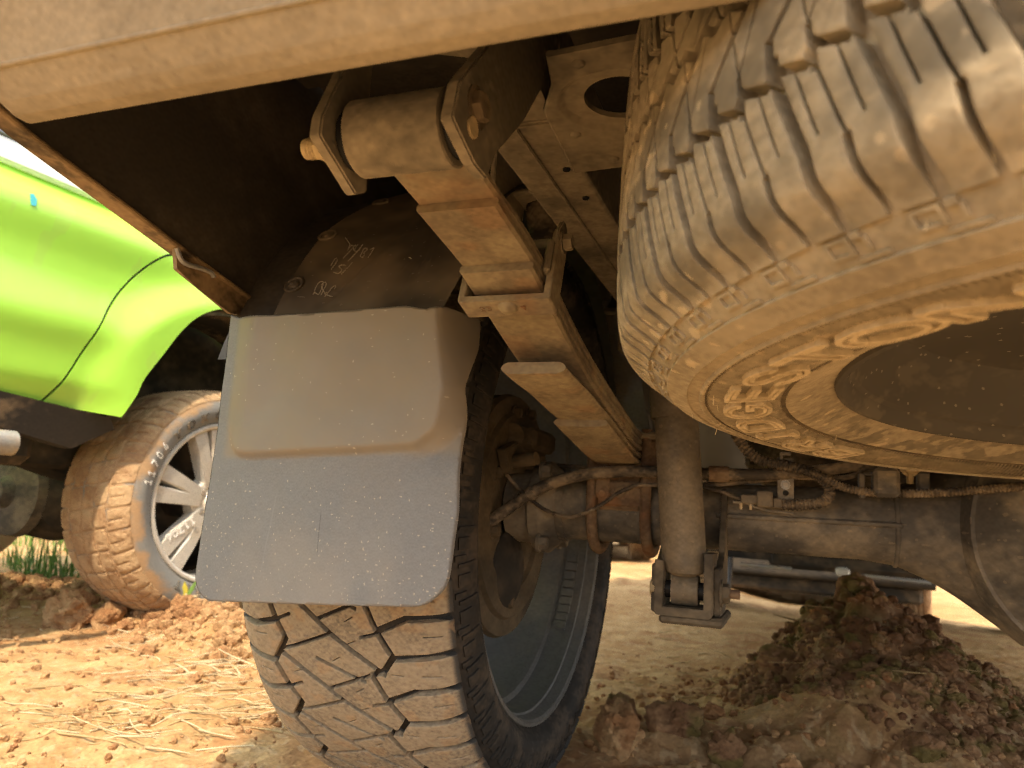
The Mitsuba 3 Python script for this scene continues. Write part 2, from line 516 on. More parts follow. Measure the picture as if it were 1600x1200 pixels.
# ------------------------------------------------------------------ tyres
class Profile:
    """half cross-section (radius, offset) from the crown to the bead, mirrored; v = arc length from the crown"""

    def __init__(self, half):
        h = np.asarray(half, float)
        full = np.vstack([h[:0:-1] * [1, -1], h])
        s = np.concatenate([[0], np.cumsum(np.linalg.norm(np.diff(full, axis=0), axis=1))])
        from scipy.interpolate import PchipInterpolator
        mid = s[len(h) - 1]
        self.f = PchipInterpolator(s - mid, full)
        self.smax = s[-1] - mid
        self.R = h[0, 0]

    def at(self, v):
        v = np.clip(v, -self.smax, self.smax)
        p, d = self.f(v), self.f(v, 1)
        d = d / np.linalg.norm(d, axis=-1, keepdims=True)
        n = np.stack([d[..., 1], -d[..., 0]], -1)
        return p, n


def wrap(prof, u, v, h, place):
    p, n = prof.at(v)
    q = p + n * np.asarray(h)[..., None]
    return place(np.asarray(u) / prof.R, q[..., 0], q[..., 1])


def block_mesh(poly, prof, H, place, edge=.0055, worn=.0006, seed=0, fade=None, bevel=.0011):
    """a tread block: outline (u, v) on the tyre's surface, worn rim, walls down into the groove"""
    from scipy.spatial import Delaunay
    poly = poly.simplify(.00015)
    if poly.geom_type != 'Polygon': poly = max(poly.geoms, key=lambda q: q.area)
    seg = .0013 if edge < .008 else min(edge, .005)
    rings = [np.asarray(r.coords)[:-1] for r in [poly.segmentize(seg).exterior, *poly.segmentize(seg).interiors]]
    inn = poly.buffer(-bevel, join_style='mitre')
    pts = [np.vstack(rings)]
    nb = len(pts[0])
    for g in getattr(inn, 'geoms', [inn]):
        if g.is_empty: continue
        for r in [g.segmentize(max(seg * 1.3, .002)).exterior, *g.segmentize(max(seg * 1.3, .002)).interiors]:
            pts.append(np.asarray(r.coords)[:-1])
    if not inn.is_empty:
        x0, y0, x1, y1 = inn.bounds
        X0, Y0 = np.meshgrid(np.arange(x0 + edge / 2, x1, edge), np.arange(y0 + edge / 2, y1, edge), indexing='ij')
        p = np.stack([X0.ravel(), Y0.ravel()], 1)
        core = inn.buffer(-edge * .3)
        if len(p): pts.append(p[shapely.contains_xy(core, p[:, 0], p[:, 1])])
    q = np.vstack(pts)
    t = Delaunay(q).simplices
    c = q[t].mean(1)
    t = t[shapely.contains_xy(poly, c[:, 0], c[:, 1])]
    a_ = q[t]
    ar = (a_[:, 1, 0] - a_[:, 0, 0]) * (a_[:, 2, 1] - a_[:, 0, 1]) - (a_[:, 2, 0] - a_[:, 0, 0]) * (a_[:, 1, 1] - a_[:, 0, 1])
    t = np.where((ar < 0)[:, None], t[:, ::-1], t)[np.abs(ar) > 1e-11]
    e = np.vstack([t[:, [0, 1]], t[:, [1, 2]], t[:, [2, 0]]])
    u_, inv, cnt = np.unique(np.sort(e, 1), axis=0, return_inverse=True, return_counts=True)
    e = e[cnt[inv.ravel()] == 1]
    n = len(q)
    h = np.full(n, H)
    h[:nb] -= worn
    if fade is not None: h = h * fade(q[:, 1])
    W_ = np.vstack([q, q])
    hh = np.concatenate([h, np.full(n, -.0015)])
    F_ = np.vstack([t, np.stack([e[:, 0], e[:, 0] + n, e[:, 1] + n], 1), np.stack([e[:, 0], e[:, 1] + n, e[:, 1]], 1)])
    V_ = wrap(prof, W_[:, 0], W_[:, 1], hh, place)
    V_ = V_ + (meshkit.noise(V_ * 120 + seed)[:, None] - .5) * .0003
    # outwards: away from the groove
    p0, p1, p2 = V_[F_[0, 0]], V_[F_[0, 1]], V_[F_[0, 2]]
    low = wrap(prof, W_[F_[0], 0], W_[F_[0], 1], np.full(3, -.0015), place).mean(0)
    if np.dot(np.cross(p1 - p0, p2 - p0), (p0 + p1 + p2) / 3 - low) < 0:
        F_ = F_[:, ::-1]
    used, F2 = np.unique(F_, return_inverse=True)
    return trimesh.Trimesh(V_[used], F2.reshape(-1, 3), process=False)


def cut_pattern(v0, v1, P, grooves, n=5):
    """blocks of one period left between grooves: list of (points, width)"""
    area = sg.box(0, v0, n * P, v1)
    cuts = []
    for pts, w in grooves:
        for k in range(-3, n + 4):
            cuts.append(sg.LineString([(x + k * P, y) for x, y in pts]).buffer(w / 2, cap_style='flat', join_style='mitre', mitre_limit=2))
    rest = area.difference(shapely.union_all(cuts))
    c = (n // 2) * P
    out = []
    for g in getattr(rest, 'geoms', [rest]):
        if c <= g.centroid.x < c + P and g.area > 2e-5:
            out.append(affinity.translate(g, -c, 0))
    return out


def carcass(prof, place, n=240, m=70, vmin=None, vmax=None, disp=None):
    vs = np.linspace(-prof.smax if vmin is None else vmin, prof.smax if vmax is None else vmax, m)
    th = np.arange(n) * 2 * PI / n
    U, Vv = np.meshgrid(th * prof.R, vs, indexing='ij')
    h = np.zeros_like(U) if disp is None else disp(U, Vv)
    V = wrap(prof, U.ravel(), Vv.ravel(), h.ravel(), place)
    i, k = np.meshgrid(np.arange(n), np.arange(m - 1), indexing='ij')
    a, b = (i * m + k).ravel(), (((i + 1) % n) * m + k).ravel()
    F = np.vstack([np.stack([a, b, b + 1], 1), np.stack([a, b + 1, a + 1], 1)])
    out = trimesh.Trimesh(V, F, process=False)
    if out.volume < 0:
        out.invert()
    return out


def letter_polys(ch, h):
    m = meshkit.text_mesh(ch, h, .002, True)
    up_ = m.face_normals[:, 2] > .9
    t = m.vertices[m.faces[up_]][:, :, :2]
    g = shapely.union_all([sg.Polygon(x).buffer(1e-5) for x in t])
    return list(getattr(g, 'geoms', [g]))


def on_wall(ch, ang, rad, h, frame, H, outline=0., squash=1., base=0.):
    """a raised letter on a sidewall; frame(theta, r, height) -> points; letter tops point outwards"""
    out = []
    x0, y0, x1, y1 = shapely.union_all(letter_polys(ch, h)).bounds
    for g in letter_polys(ch, h):
        g = affinity.translate(g, -(x0 + x1) / 2, -h / 2)
        g = affinity.scale(g, squash, 1, origin=(0, 0))
        if outline:
            g = g.buffer(outline * .2).difference(g.buffer(-outline))
        for q in getattr(g, 'geoms', [g]):
            if q.area < 1e-7: continue
            e = trimesh.creation.extrude_polygon(q.segmentize(.004), 1., engine='earcut')
            v = e.vertices
            V = frame(ang + v[:, 0] / rad, rad + v[:, 1], base + v[:, 2] * H)
            t = trimesh.Trimesh(V, e.faces, process=False)
            if t.volume < 0: t.invert()
            out.append(t)
    return cat(*out)


# ------------------------------------------------------------------ rear wheel of the pickup
TRUCK = 'pickup_truck'
ZW = .372
P2 = .0793
rear_prof = Profile([(.3590, 0), (.3588, .03), (.3582, .06), (.3560, .085), (.3505, .104), (.3400, .118), (.325, .1265), (.306, .1300), (.292, .1265), (.282, .118), (.276, .110)])


def rear_place(c):
    return lambda a, r, x: np.stack([c[0] + x, c[1] - r * np.cos(a), c[2] - r * np.sin(a)], -1)


G = [([(.122, .038), (.152, .050), (.178, .064), (.194, .053), (.2013, .038)], .0066),
     ([(.122, -.076), (.152, -.065), (.172, -.057), (.2013, -.076)], .0066),
     ([(.108, -.066), (.137, -.028), (.160, -.002), (.173, .016), (.200, .054)], .0060),
     ([(.189, -.024), (.200, .003), (.211, .030)], .0042),
     ([(.122, .037), (.143, -.009), (.1475, -.0185)], .0042), ([(.160, -.002), (.179, -.047), (.1855, -.0665)], .0042),
     ([(.152, -.065), (.144, -.047)], .004), ([(.154, .052), (.161, .030)], .004),
     ([(.151, .052), (.137, .081), (.136, .15)], .0075), ([(.180, .062), (.178, .078), (.173, .15)], .0075),
     ([(.152, -.063), (.161, -.093), (.158, -.15)], .0075), ([(.2013, -.074), (.197, -.115), (.196, -.15)], .0075)]
G = [([(x - .1, y) for x, y in p], w) for p, w in G]
# thin sipes inside the blocks
for x, y, dx, dy in [(.118, .090, .002, .017), (.118, .060, .001, .012), (.155, .095, .001, .016), (.140, .025, .006, -.010), (.165, .025, .005, -.011), (.128, -.045, .004, -.010), (.170, -.022, .005, -.011), (.135, -.098, .002, .014), (.172, -.095, -.001, .015), (.185, .005, .006, -.010)]:
    G.append(([(x - .1, y), (x - .1 + dx, y + dy)], .0011))
rear_blocks = cut_pattern(-.124, .1215, P2, G)
NB = 29
rear_prof.R = P2 * NB / (2 * PI)
pl0 = rear_place((0, 0, ZW))
rear_meshes = [block_mesh(g, rear_prof, .0088, pl0, seed=i) for i, g in enumerate(rear_blocks)]
rear_low = [block_mesh(g, rear_prof, .0088, pl0, edge=.02, seed=i) for i, g in enumerate(rear_blocks)]
rear_ply = [ply(m, 'm_tread', smooth=35) for m in rear_meshes]
WH = TRUCK + '__wheel'


def spin(k, c=(0, 0, ZW)):
    a = k * 2 * PI / NB          # the angle grows downwards at the rear, which turns about +x
    return T().translate(list(c)).rotate([1, 0, 0], math.degrees(a)).translate([-q for q in c])


def spin_np(m, a, c, axis='x'):
    ca, sa = math.cos(a), math.sin(a)
    R_ = np.array([[1, 0, 0], [0, ca, -sa], [0, sa, ca]]) if axis == 'x' else np.array([[ca, -sa, 0], [sa, ca, 0], [0, 0, 1]])
    return trimesh.Trimesh((m.vertices - c) @ R_.T + c, m.faces, process=False)


obj('tyre', carcass(rear_prof, pl0), 'm_tyre_wall', WH, smooth=True)
hidden = []
shown = set(range(-3, 9)) | {21, 22, 23, 24}
for k in range(NB):
    kk = k if k < 15 else k - NB
    for i, sh in enumerate(rear_ply):
        if kk in shown or k in shown:
            put('tread_block', sh, WH, spin(k))
        else:
            hidden.append(spin_np(rear_low[i], k * 2 * PI / NB, np.array([0, 0, ZW])))
labels[obj('far_tread_blocks', cat(*hidden), 'm_tread', WH)] = {'label': 'remaining tread blocks round the far side of the tyre', 'kind': 'stuff'}
# rows of raised lugs on the upper sidewall
lug = []
for k in range(58):
    u0 = k * 2 * PI / 58 * rear_prof.R
    for du, va, vb, wd in ((0, .131, .147, .013), (.019, .127, .141, .006), (.028, .131, .158, .004)):
        for s in (1,):
            lug.append(block_mesh(sg.box(u0 + du, va, u0 + du + wd, vb), rear_prof, .0024, pl0, edge=.008, worn=.0004))
labels[obj('sidewall_lugs', cat(*lug), 'm_tyre_wall', WH)] = {'label': 'raised lugs in rows on the black inner sidewall', 'kind': 'stuff'}

rim_prof = [(.276, .1085), (.2785, .1125), (.2775, .117), (.2735, .1175), (.2700, .1145), (.2685, .108), (.2665, .100), (.2640, .0985), (.2630, .082), (.2615, .064), (.2560, .060), (.2530, .050), (.2520, .020), (.2475, .012), (.2440, -.03), (.240, -.06), (.232, -.075), (.20, -.085)]
rim = revolve(rim_prof, 'x', (0, 0, ZW), 120)
obj('rim', rim, 'm_rim', WH, smooth=28)
spk = [sg.Point(0, 0).buffer(.233, 48)]
disc = spk[0]
for k in range(6):
    a = k * PI / 3 + .35
    w = sg.Polygon([(.10 * math.cos(a - .28), .10 * math.sin(a - .28)), (.215 * math.cos(a - .38), .215 * math.sin(a - .38)), (.222 * math.cos(a), .222 * math.sin(a)), (.215 * math.cos(a + .38), .215 * math.sin(a + .38)), (.10 * math.cos(a + .28), .10 * math.sin(a + .28))]).buffer(-.012).buffer(.012)
    disc = disc.difference(w)
obj('wheel_disc', prism(affinity.translate(disc, 0, ZW), 'x', -.10, -.078), 'm_rim', WH)
for k in range(9):
    a = -.30 - k * .058
    u0, u1 = a, a - .048
    q = [[.070 + dx, (.2605 - dr_) * math.cos(t), ZW + (.2605 - dr_) * math.sin(t)] for t in (u0, u1) for dx in (0, .018) for dr_ in (0.002, .0075)]
    obj('balance_weight', hull(q), 'm_rim', WH)
labels[WH + '__balance_weight'] = {'label': 'stick-on wheel weights in a row inside the rim barrel'}
labels[WH] = {'label': 'wheel in knobbly dusty off-road tyre behind the mud flap'}
obj('valve', tube([(-.05, -.16, .215), (-.035, -.15, .235), (-.02, -.145, .245)], .006), 'm_black', WH)

# ------------------------------------------------------------------ brake on the inner side of that wheel
bk = TRUCK + '__rear_brake'
obj('backing_plate', revolve([(.03, .052), (.06, .060), (.10, .060), (.104, .066), (.138, .066), (.142, .060), (.163, .058), (.166, .050), (.163, .044), (.02, .044)], 'x', (0, -.005, ZW - .012), 80), 'm_brake', bk, smooth=25)
obj('drum', revolve([(.02, .04), (.148, .04), (.154, .034), (.154, -.02), (.148, -.03), (.02, -.035)], 'x', (0, 0, ZW), 80), 'm_darkunder', bk, smooth=25)
dome = trimesh.creation.icosphere(3)
obj('shoe_pocket', trimesh.Trimesh(dome.vertices * [.016, .054, .052] + [.060, -.022, ZW - .088], dome.faces), 'm_darkunder', bk, smooth=True)
obj('wheel_cylinder', cat(box(.06, .10, -.045, .05, ZW + .075, ZW + .105, .006), cyl((.07, -.06, ZW + .09), (.07, .06, ZW + .09), .018)), 'm_brake', bk)
for y, z in ((-.09, .04), (-.09, -.035), (.08, .05), (-.03, .125), (.03, .13), (-.02, -.13)):
    obj('plate_bolt', hexbolt((.062, y, ZW + z), 'x', .008, .010), 'm_brake', bk)
obj('hub_flange', cat(solidrev([(0, .13), (.046, .13), (.062, .112), (.062, .098), (.05, .092), (.05, .06), (0, .06)], 'x', (0, 0, ZW), 40)), 'm_axle', bk, smooth=30)
for k in range(4):
    a = k * PI / 2 + PI / 4
    obj('flange_bolt', hexbolt((.112, .066 * math.cos(a), ZW + .066 * math.sin(a)), 'x', .009, .012), 'm_axle', bk)
obj('adjuster_bracket', rprism([(-.11, .44), (-.06, .455), (-.02, .44), (-.03, .415), (-.09, .41)], 'x', .07, .082), 'm_brake', bk)
obj('brake_hose_union', cyl((.07, -.075, .425), (.115, -.082, .432), .009), 'm_brake', bk)

# ------------------------------------------------------------------ axle
ax = TRUCK + '__rear_axle'
xs = np.concatenate([np.linspace(.10, .50, 9), np.linspace(.51, .88, 34), np.linspace(.89, 1.29, 9)])


def banjo(x):
    d = abs(x - .74)
    t = np.clip((.20 - d) / .15, 0, 1)
    rz = np.interp(d, [0, .045, .082, .11, .145, .175, .204, .24], [.143, .138, .122, .100, .075, .058, .046, .0415])
    return .0415 + .042 * t * t * (3 - 2 * t), float(rz)


V, F = [], []
na = 48
for x in xs:
    ry, rz = banjo(x)
    a = np.arange(na) * 2 * PI / na
    V.append(np.stack([np.full(na, x), ry * np.cos(a), ZW + rz * np.sin(a)], 1))
V = np.vstack(V)
for i in range(len(xs) - 1):
    for k in range(na):
        q = (k + 1) % na
        F += [[i * na + k, (i + 1) * na + q, i * na + q], [i * na + k, (i + 1) * na + k, (i + 1) * na + q]]
hs = trimesh.Trimesh(V, F, process=False)
obj('housing', jitter(hs, .0006, 60), 'm_axle', ax, smooth=True)
obj('cover', revolve([(.148, -.030), (.1465, -.055), (.142, -.070), (.1405, -.074), (.1385, -.0745), (.1365, -.0745), (.130, -.080), (.118, -.092), (.10, -.104), (.07, -.117), (.03, -.124), (.0, -.125)], 'y', (.74, 0, ZW + .002), 72), 'm_axle', ax, smooth=40)
obj('drain_plug', hexbolt((.695, -.108, ZW - .055), 'y', .010, .007, sgn=-1), 'm_axle', ax)
for x in (.535,):
    ry, rz = banjo(x)
    obj('weld_seam', trimesh.Trimesh(*(lambda t: (t.vertices * [1, ry / rz, 1] + [0, 0, 0], t.faces))(revolve([(rz - .002, -.004), (rz + .002, -.002), (rz + .0025, .001), (rz - .002, .004)], 'x', (x, 0, 0), 60))).apply_translation([0, 0, ZW]), 'm_axle', ax, smooth=True)
obj('seam_rib', box(.335, .54, -.0445, -.038, ZW - .003, ZW + .004, .002), 'm_axle', ax)
obj('hub_collar', solidrev([(.03, .105), (.052, .107), (.055, .118), (.0445, .124), (.0445, .14), (.03, .14)], 'x', (0, 0, ZW), 40), 'm_axle', ax, smooth=30)

# ------------------------------------------------------------------ leaf spring
SX = .216
sp = TRUCK + '__leaf_spring'
cy = np.array([-.66, -.60, -.575, -.54, -.50, -.44, -.378, -.30, -.20, -.06, .1, .3, .5])
cz = np.array([.578, .5665, .560, .5505, .538, .520, .502, .484, .466, .447, .444, .46, .50])
from scipy.interpolate import PchipInterpolator
spz = PchipInterpolator(cy, cz)       # underside of the stack's third leaf


def leaf(y0, y1, off_, th, w=.0295, round_=False, n=40):
    """a bent strip: off = its underside above the curve"""
    ys = np.linspace(y0, y1, n)
    off = 0.
    c = spz(ys) + (np.interp(ys, *off_) if isinstance(off_, tuple) else off_)
    V, F = [], []
    b = min(.0022, th * .3)
    sec = [(-w + b, 0), (w - b, 0), (w, b), (w, th - b), (w - b, th), (-w + b, th), (-w, th - b), (-w, b)]
    if round_:
        sec = [(-w + .008, 0), (w - .008, 0), (w - .002, th * .22), (w, th * .5), (w - .002, th * .8), (w - .006, th), (-w + .006, th), (-w + .002, th * .8), (-w, th * .5), (-w + .002, th * .22)]
    k = len(sec)
    d = np.gradient(c, ys)
    for y, z, s in zip(ys, c, d):
        q = 1 / math.hypot(1, s)
        for x, t in sec:
            V.append((SX + x, y - s * q * (off + t), z + q * (off + t)))
    V = np.array(V)
    for i in range(n - 1):
        for a in range(k):
            e = (a + 1) % k
            F += [[i * k + a, (i + 1) * k + e, i * k + e], [i * k + a, (i + 1) * k + a, (i + 1) * k + e]]
    for a in range(1, k - 1):
        F += [[0, a, a + 1], [(n - 1) * k, (n - 1) * k + a + 1, (n - 1) * k + a]]
    return trimesh.Trimesh(V, F, process=False)


EY, EZ, ER = -.650, .5745, .0222
m1 = leaf(-.634, .50, ([-.64, -.60, -.575, -.50, .5], [-.003, .000, .0035, .0165, .0165]), .008)
eye = revolve([(ER, -.0295), (ER, .0295), (ER - .0015, .0305), (.0155, .0305), (.0155, -.0305), (ER - .0015, -.0305)], 'x', (SX, EY, EZ), 48, closed=True)
obj('main_leaf', cat(m1), 'm_spring', sp)
obj('spring_eye', jitter(eye, .0003, 90), 'm_chassis', sp, smooth=35)
obj('bushing', revolve([(.015, -.034), (.0175, -.036), (.0175, -.031), (.0085, -.031), (.0085, .031), (.0175, .031), (.0175, .036), (.015, .036)], 'x', (SX, EY, EZ), 40), 'm_black', sp, smooth=30)
obj('leaf', leaf(-.579, .46, ([-.58, -.545, -.495, .5], [-.0035, .0005, .0080, .0080]), .0078), 'm_spring', sp)
obj('leaf', leaf(-.505, .40, -.0002, .0078), 'm_spring', sp)
obj('helper_leaf', leaf(-.408, .32, ([-.41, -.33, -.245, -.1, .3], [-.0305, -.0175, -.0115, -.0105, -.0105]), .0105, round_=True), 'm_spring', sp, label='thick rounded helper leaf below the stack')
obj('helper_leaf', leaf(-.248, .24, ([-.25, -.06, .24], [-.0195, -.0185, -.018]), .0085, round_=True), 'm_spring', sp)
obj('rivet', cat(solidrev([(0, -.004), (.005, -.004), (.0068, -.001), (.007, .003)], 'z', (SX - .001, -.553, float(spz(-.553)) + .008), 20), box(SX - .0012, SX + .0008, -.559, -.547, float(spz(-.553)) + .0035, float(spz(-.553)) + .0046, .0003)), 'm_rusty', sp, smooth=30)
# clip that holds the leaves together
cy_, cz_ = -.474, float(spz(-.474))
sl = math.atan2(float(spz(-.45) - spz(-.475)), .025)


def tilt(m, yc, zc, ang):
    v = m.vertices - [0, yc, zc]
    c, s = math.cos(ang), math.sin(ang)
    return trimesh.Trimesh(np.stack([v[:, 0], yc + v[:, 1] * c - v[:, 2] * s, zc + v[:, 1] * s + v[:, 2] * c], 1), m.faces, process=False)


U = sg.LineString([(SX - .0345, cz_ + .036), (SX - .0345, cz_ - .0095), (SX + .0355, cz_ - .0095), (SX + .0355, cz_ + .050)]).buffer(.0028, cap_style='flat', join_style='round')
clip = rprism(U, 'y', cy_ - .0115, cy_ + .0115, .0003, .0006)
ck = sp + '__clip'
scene[ck] = ply(tilt(clip, cy_, cz_, sl), 'm_spring', smooth=35)
labels[ck] = {'label': 'steel clip strapped round the spring leaves with a rivet'}
obj('rivet', tilt(solidrev([(0, -.0168), (.005, -.0162), (.0075, -.0135), (.008, -.0118)], 'z', (SX + .002, cy_ - .002, cz_), 24), cy_, cz_, sl), 'm_spring', sp, smooth=True)
ear = rprism([(cy_ - .012, cz_ + .040), (cy_ + .012, cz_ + .040), (cy_ + .012, cz_ + .052), (cy_ + .004, cz_ + .066), (cy_ - .004, cz_ + .066), (cy_ - .012, cz_ + .052)], 'x', SX + .034, SX + .038, .002)
obj('clip_ear', tilt(ear, cy_, cz_, sl), 'm_chassis', sp)
obj('clip_sleeve', tilt(box(SX + .030, SX + .036, cy_ - .0165, cy_ + .0165, cz_ + .010, cz_ + .040, .002), cy_, cz_, sl), 'm_chassis', sp)
obj('clip_bolt', tilt(cat(hexbolt((SX + .038, cy_, cz_ + .047), 'x', .0068, .008), cyl((SX - .034, cy_, cz_ + .047), (SX + .036, cy_, cz_ + .047), .004)), cy_, cz_, sl), 'm_chassis', sp)
for t, x in (('32', SX - .018), ('4', SX + .016)):
    q = meshkit.text_mesh(t, .006, .0006)
    v = q.vertices
    q = trimesh.Trimesh(np.stack([x + v[:, 0] - .004, cy_ - .004 + v[:, 1], cz_ - .0123 - v[:, 2]], 1), q.faces[:, ::-1], process=False)
    obj('stamped_number', tilt(q, cy_, cz_, sl), 'm_rusty', sp)

# shackle: two bent side plates, pin with nut
sk = TRUCK + '__spring_shackle'
left_pl = [(-.648, .70), (-.662, .618), (-.680, .575), (-.6805, .563), (-.640, .5455), (-.628, .552), (-.634, .585), (-.635, .64), (-.624, .70)]
right_pl = [(-.575, .735), (-.580, .705), (-.633, .640), (-.676, .586), (-.6815, .562), (-.650, .551), (-.632, .5505), (-.622, .570), (-.578, .615), (-.548, .655), (-.533, .704), (-.53, .735)]
obj('side_plate', rprism(left_pl, 'x', SX - .0445, SX - .0365, .003), 'm_chassis', sk)
obj('side_plate', rprism(right_pl, 'x', SX + .0365, SX + .0445, .003), 'm_chassis', sk)
obj('pin', cyl((SX - .062, EY - .008, EZ - .006), (SX + .046, EY - .008, EZ - .006), .0060), 'm_bolt', sk)
obj('thread', revolve([(.0058 + .0008 * (i % 2), -.060 + i * .0011) for i in range(12)] + [(.004, -.0605)][:0], 'x', (SX, EY - .008, EZ - .006), 24), 'm_bolt', sk, smooth=False)
obj('nut', hexbolt((SX - .0445, EY - .008, EZ - .006), 'x', .0085, .009, sgn=-1), 'm_bolt', sk)
obj('pin_head', hexbolt((SX + .0445, EY - .004, EZ + .008), 'x', .0090, .006), 'm_chassis_dark', sk)  # darker material stands in for the deep shade on this bolt head
obj('upper_tube', cyl((SX - .06, -.575, .712), (SX + .048, -.575, .712), .024), 'm_chassis', sk)
obj('cross_plate', hull([(SX - .036, -.625, .665), (SX + .036, -.625, .645), (SX - .036, -.57, .74), (SX + .036, -.57, .72), (SX - .036, -.60, .665), (SX + .036, -.60, .645), (SX - .036, -.55, .74), (SX + .036, -.55, .72)]), 'm_chassis', sk)

# U-bolts and the plate on the axle
ub = TRUCK + '__spring_mount'
for x in (SX - .0345, SX + .0345):
    a = np.linspace(0, PI, 13)
    pts = [(x, -.0515, .475), (x, -.0515, ZW)] + [(x, -.0515 * math.cos(t), ZW - .0515 * math.sin(t)) for t in a[1:-1]] + [(x, .0515, ZW), (x, .0515, .475)]
    obj('u_bolt', tube(pts, .0072, 14, curved=False), 'm_rusty', ub)
obj('saddle', cat(box(SX - .0275, SX + .0275, -.050, .05, .392, .436, .003), box(SX - .027, SX + .027, -.047, .047, .372, .394, .003)), 'm_rusty', ub)
obj('top_plate', box(SX - .045, SX + .05, -.06, .06, .4625, .472, .003), 'm_chassis', ub)
obj('bump_plate', box(SX - .026, SX + .030, -.0575, -.0515, .377, .408, .002), 'm_rusty', ub)
obj('retaining_bolt', hexbolt((SX + .004, -.0575, .394), 'y', .008, .006, sgn=-1), 'm_rusty', ub)
obj('strap', rprism(sg.LineString([(SX - .018, .372 + .02), (SX - .018, .44)]).buffer(.009), 'y', -.0625, -.0575, .001), 'm_rusty', ub)
obj('strap_bolt', hexbolt((SX - .018, -.0625, .392), 'y', .0055, .004, sgn=-1), 'm_rusty', ub)
obj('spacer', box(SX + .036, SX + .05, -.055, .05, .405, .462, .003), 'm_rusty', ub)

# ------------------------------------------------------------------ shock absorber
sh = TRUCK + '__shock_absorber'


def slant(m, k=.075, z0=.29, ky=.0):
    v = m.vertices.copy()
    v[:, 0] -= (v[:, 2] - z0) * k
    v[:, 1] += (v[:, 2] - z0) * ky
    return trimesh.Trimesh(v, m.faces, process=False)


SHX, SHY = .311, -.122
obj('body', slant(solidrev([(0, .304), (.012, .303), (.020, .307), (.0248, .320), (.0252, .470), (.0245, .49), (0, .49)], 'z', (SHX, SHY, 0), 48)), 'm_shock', sh, smooth=35)
obj('dust_sleeve', slant(revolve([(.0275, .4795), (.0295, .4795), (.0298, .60), (.0290, .70), (.012, .71)], 'z', (SHX, SHY, 0), 48)), 'm_shock', sh, smooth=35)
obj('lower_eye', cyl((SHX - .0145, SHY, .288), (SHX + .0145, SHY, .288), .0165, 30), 'm_shock', sh)
obj('lower_eye_bush', cyl((SHX - .026, SHY, .288), (SHX + .026, SHY, .288), .0095, 20), 'm_black', sh)
cl = sg.LineString([(SHX - .0265, .320), (SHX - .0265, .266), (SHX + .0265, .266), (SHX + .0265, .330)]).buffer(.0046, cap_style='flat', join_style='round')
mb = TRUCK + '__shock_mount'
obj('clevis', cat(rprism(cl, 'y', SHY - .024, SHY + .035, .0004, .001)), 'm_bracket', mb)
obj('web', rprism([(-.13, .263), (-.06, .258), (-.03, .30), (-.025, .40), (-.05, .405), (-.075, .33), (-.10, .315), (-.13, .315)], 'x', SHX + .031, SHX + .038, .004), 'm_bracket', mb)
obj('web', rprism([(-.13, .262), (-.06, .262), (-.03, .30), (-.02, .34), (-.06, .34), (-.10, .315), (-.13, .315)], 'x', SHX - .037, SHX - .031, .004), 'm_bracket', mb)
obj('floor_plate', box(SHX - .026, SHX + .043, SHY - .021, SHY + .085, .2525, .2625, .003), 'm_bracket', mb)
obj('bolt', hexbolt((SHX - .030, SHY, .288), 'x', .0098, .009, sgn=-1), 'm_bolt', mb)
obj('nut', hexbolt((SHX + .0385, SHY, .288), 'x', .011, .009), 'm_bracket', mb)
obj('bolt_end', cyl((SHX + .045, SHY, .288), (SHX + .058, SHY, .288), .005), 'm_rusty', mb)

# ------------------------------------------------------------------ pipes, hoses, wires on the axle
pp = TRUCK
cd = [(.028, -.085, .326), (.052, -.09, .342), (.076, -.088, .362), (.118, -.084, .392), (.159, -.080, .409), (.208, -.08, .418), (.271, -.075, .421), (.332, -.07, .421), (.407, -.06, .424), (.46, -.05, .432), (.55, -.03, .45)]
obj('brake_conduit', tube(cd, lambda t: .0080 - .0012 * t, 14), 'm_hose', pp, label='thick curved brake cable conduit over the axle')
obj('conduit_collar', cyl((.329, -.0705, .421), (.352, -.068, .4215), .0095), 'm_rusty', pp)
obj('conduit_collar', cyl((.107, -.0855, .384), (.114, -.0845, .389), .0092), 'm_hose', pp)
obj('thin_cable', tube([(.062, -.07, .418), (.088, -.072, .394), (.117, -.07, .372), (.139, -.068, .363), (.164, -.066, .361), (.197, -.066, .377), (.217, -.066, .392), (.233, -.066, .400), (.245, -.064, .404), (.30, -.06, .407)], .0024, 8), 'm_hose', pp)
obj('brake_line', tube([(.108, .02, .430), (.167, .02, .428), (.216, -.02, .421), (.255, -.05, .416), (.30, -.05, .412), (.323, -.05, .4085), (.366, -.048, .414), (.424, -.048, .422), (.473, -.045, .423), (.494, -.045, .429), (.501, -.045, .436), (.518, -.045, .4375), (.547, -.045, .4375), (.575, -.045, .444)], .0032, 10), 'm_hose', pp)
obj('sensor_wire', tube([(.30, -.06, .408), (.323, -.062, .405), (.345, -.063, .400), (.360, -.064, .394), (.372, -.064, .3915)], .0022, 8), 'm_hose', pp)
obj('corrugated_hose', tube_len([(.350, -.045, .50), (.357, -.06, .475), (.371, -.065, .452), (.389, -.066, .439), (.414, -.068, .434), (.438, -.066, .429), (.455, -.065, .421), (.463, -.065, .406), (.455, -.065, .394), (.434, -.065, .390), (.412, -.064, .389)], .0046, .0062, .0008), 'm_hose', pp)
obj('corrugated_hose', tube_len([(.431, -.072, .430), (.458, -.073, .420), (.478, -.074, .411), (.511, -.075, .4065), (.555, -.077, .408), (.592, -.085, .412), (.651, -.10, .419), (.72, -.11, .425)], .0036, .0045, .0006), 'm_hose', pp)
hb = pp + '__hose_bracket'
br = sg.box(.4065, .391 - .004, .4245, .4435).difference(sg.Point(.4155, .412).buffer(.0035)).difference(sg.Point(.4155, .4025).buffer(.0033))
obj('plate', rprism(br, 'y', -.0605, -.0570, .0005, .0005), 'm_axle', hb)
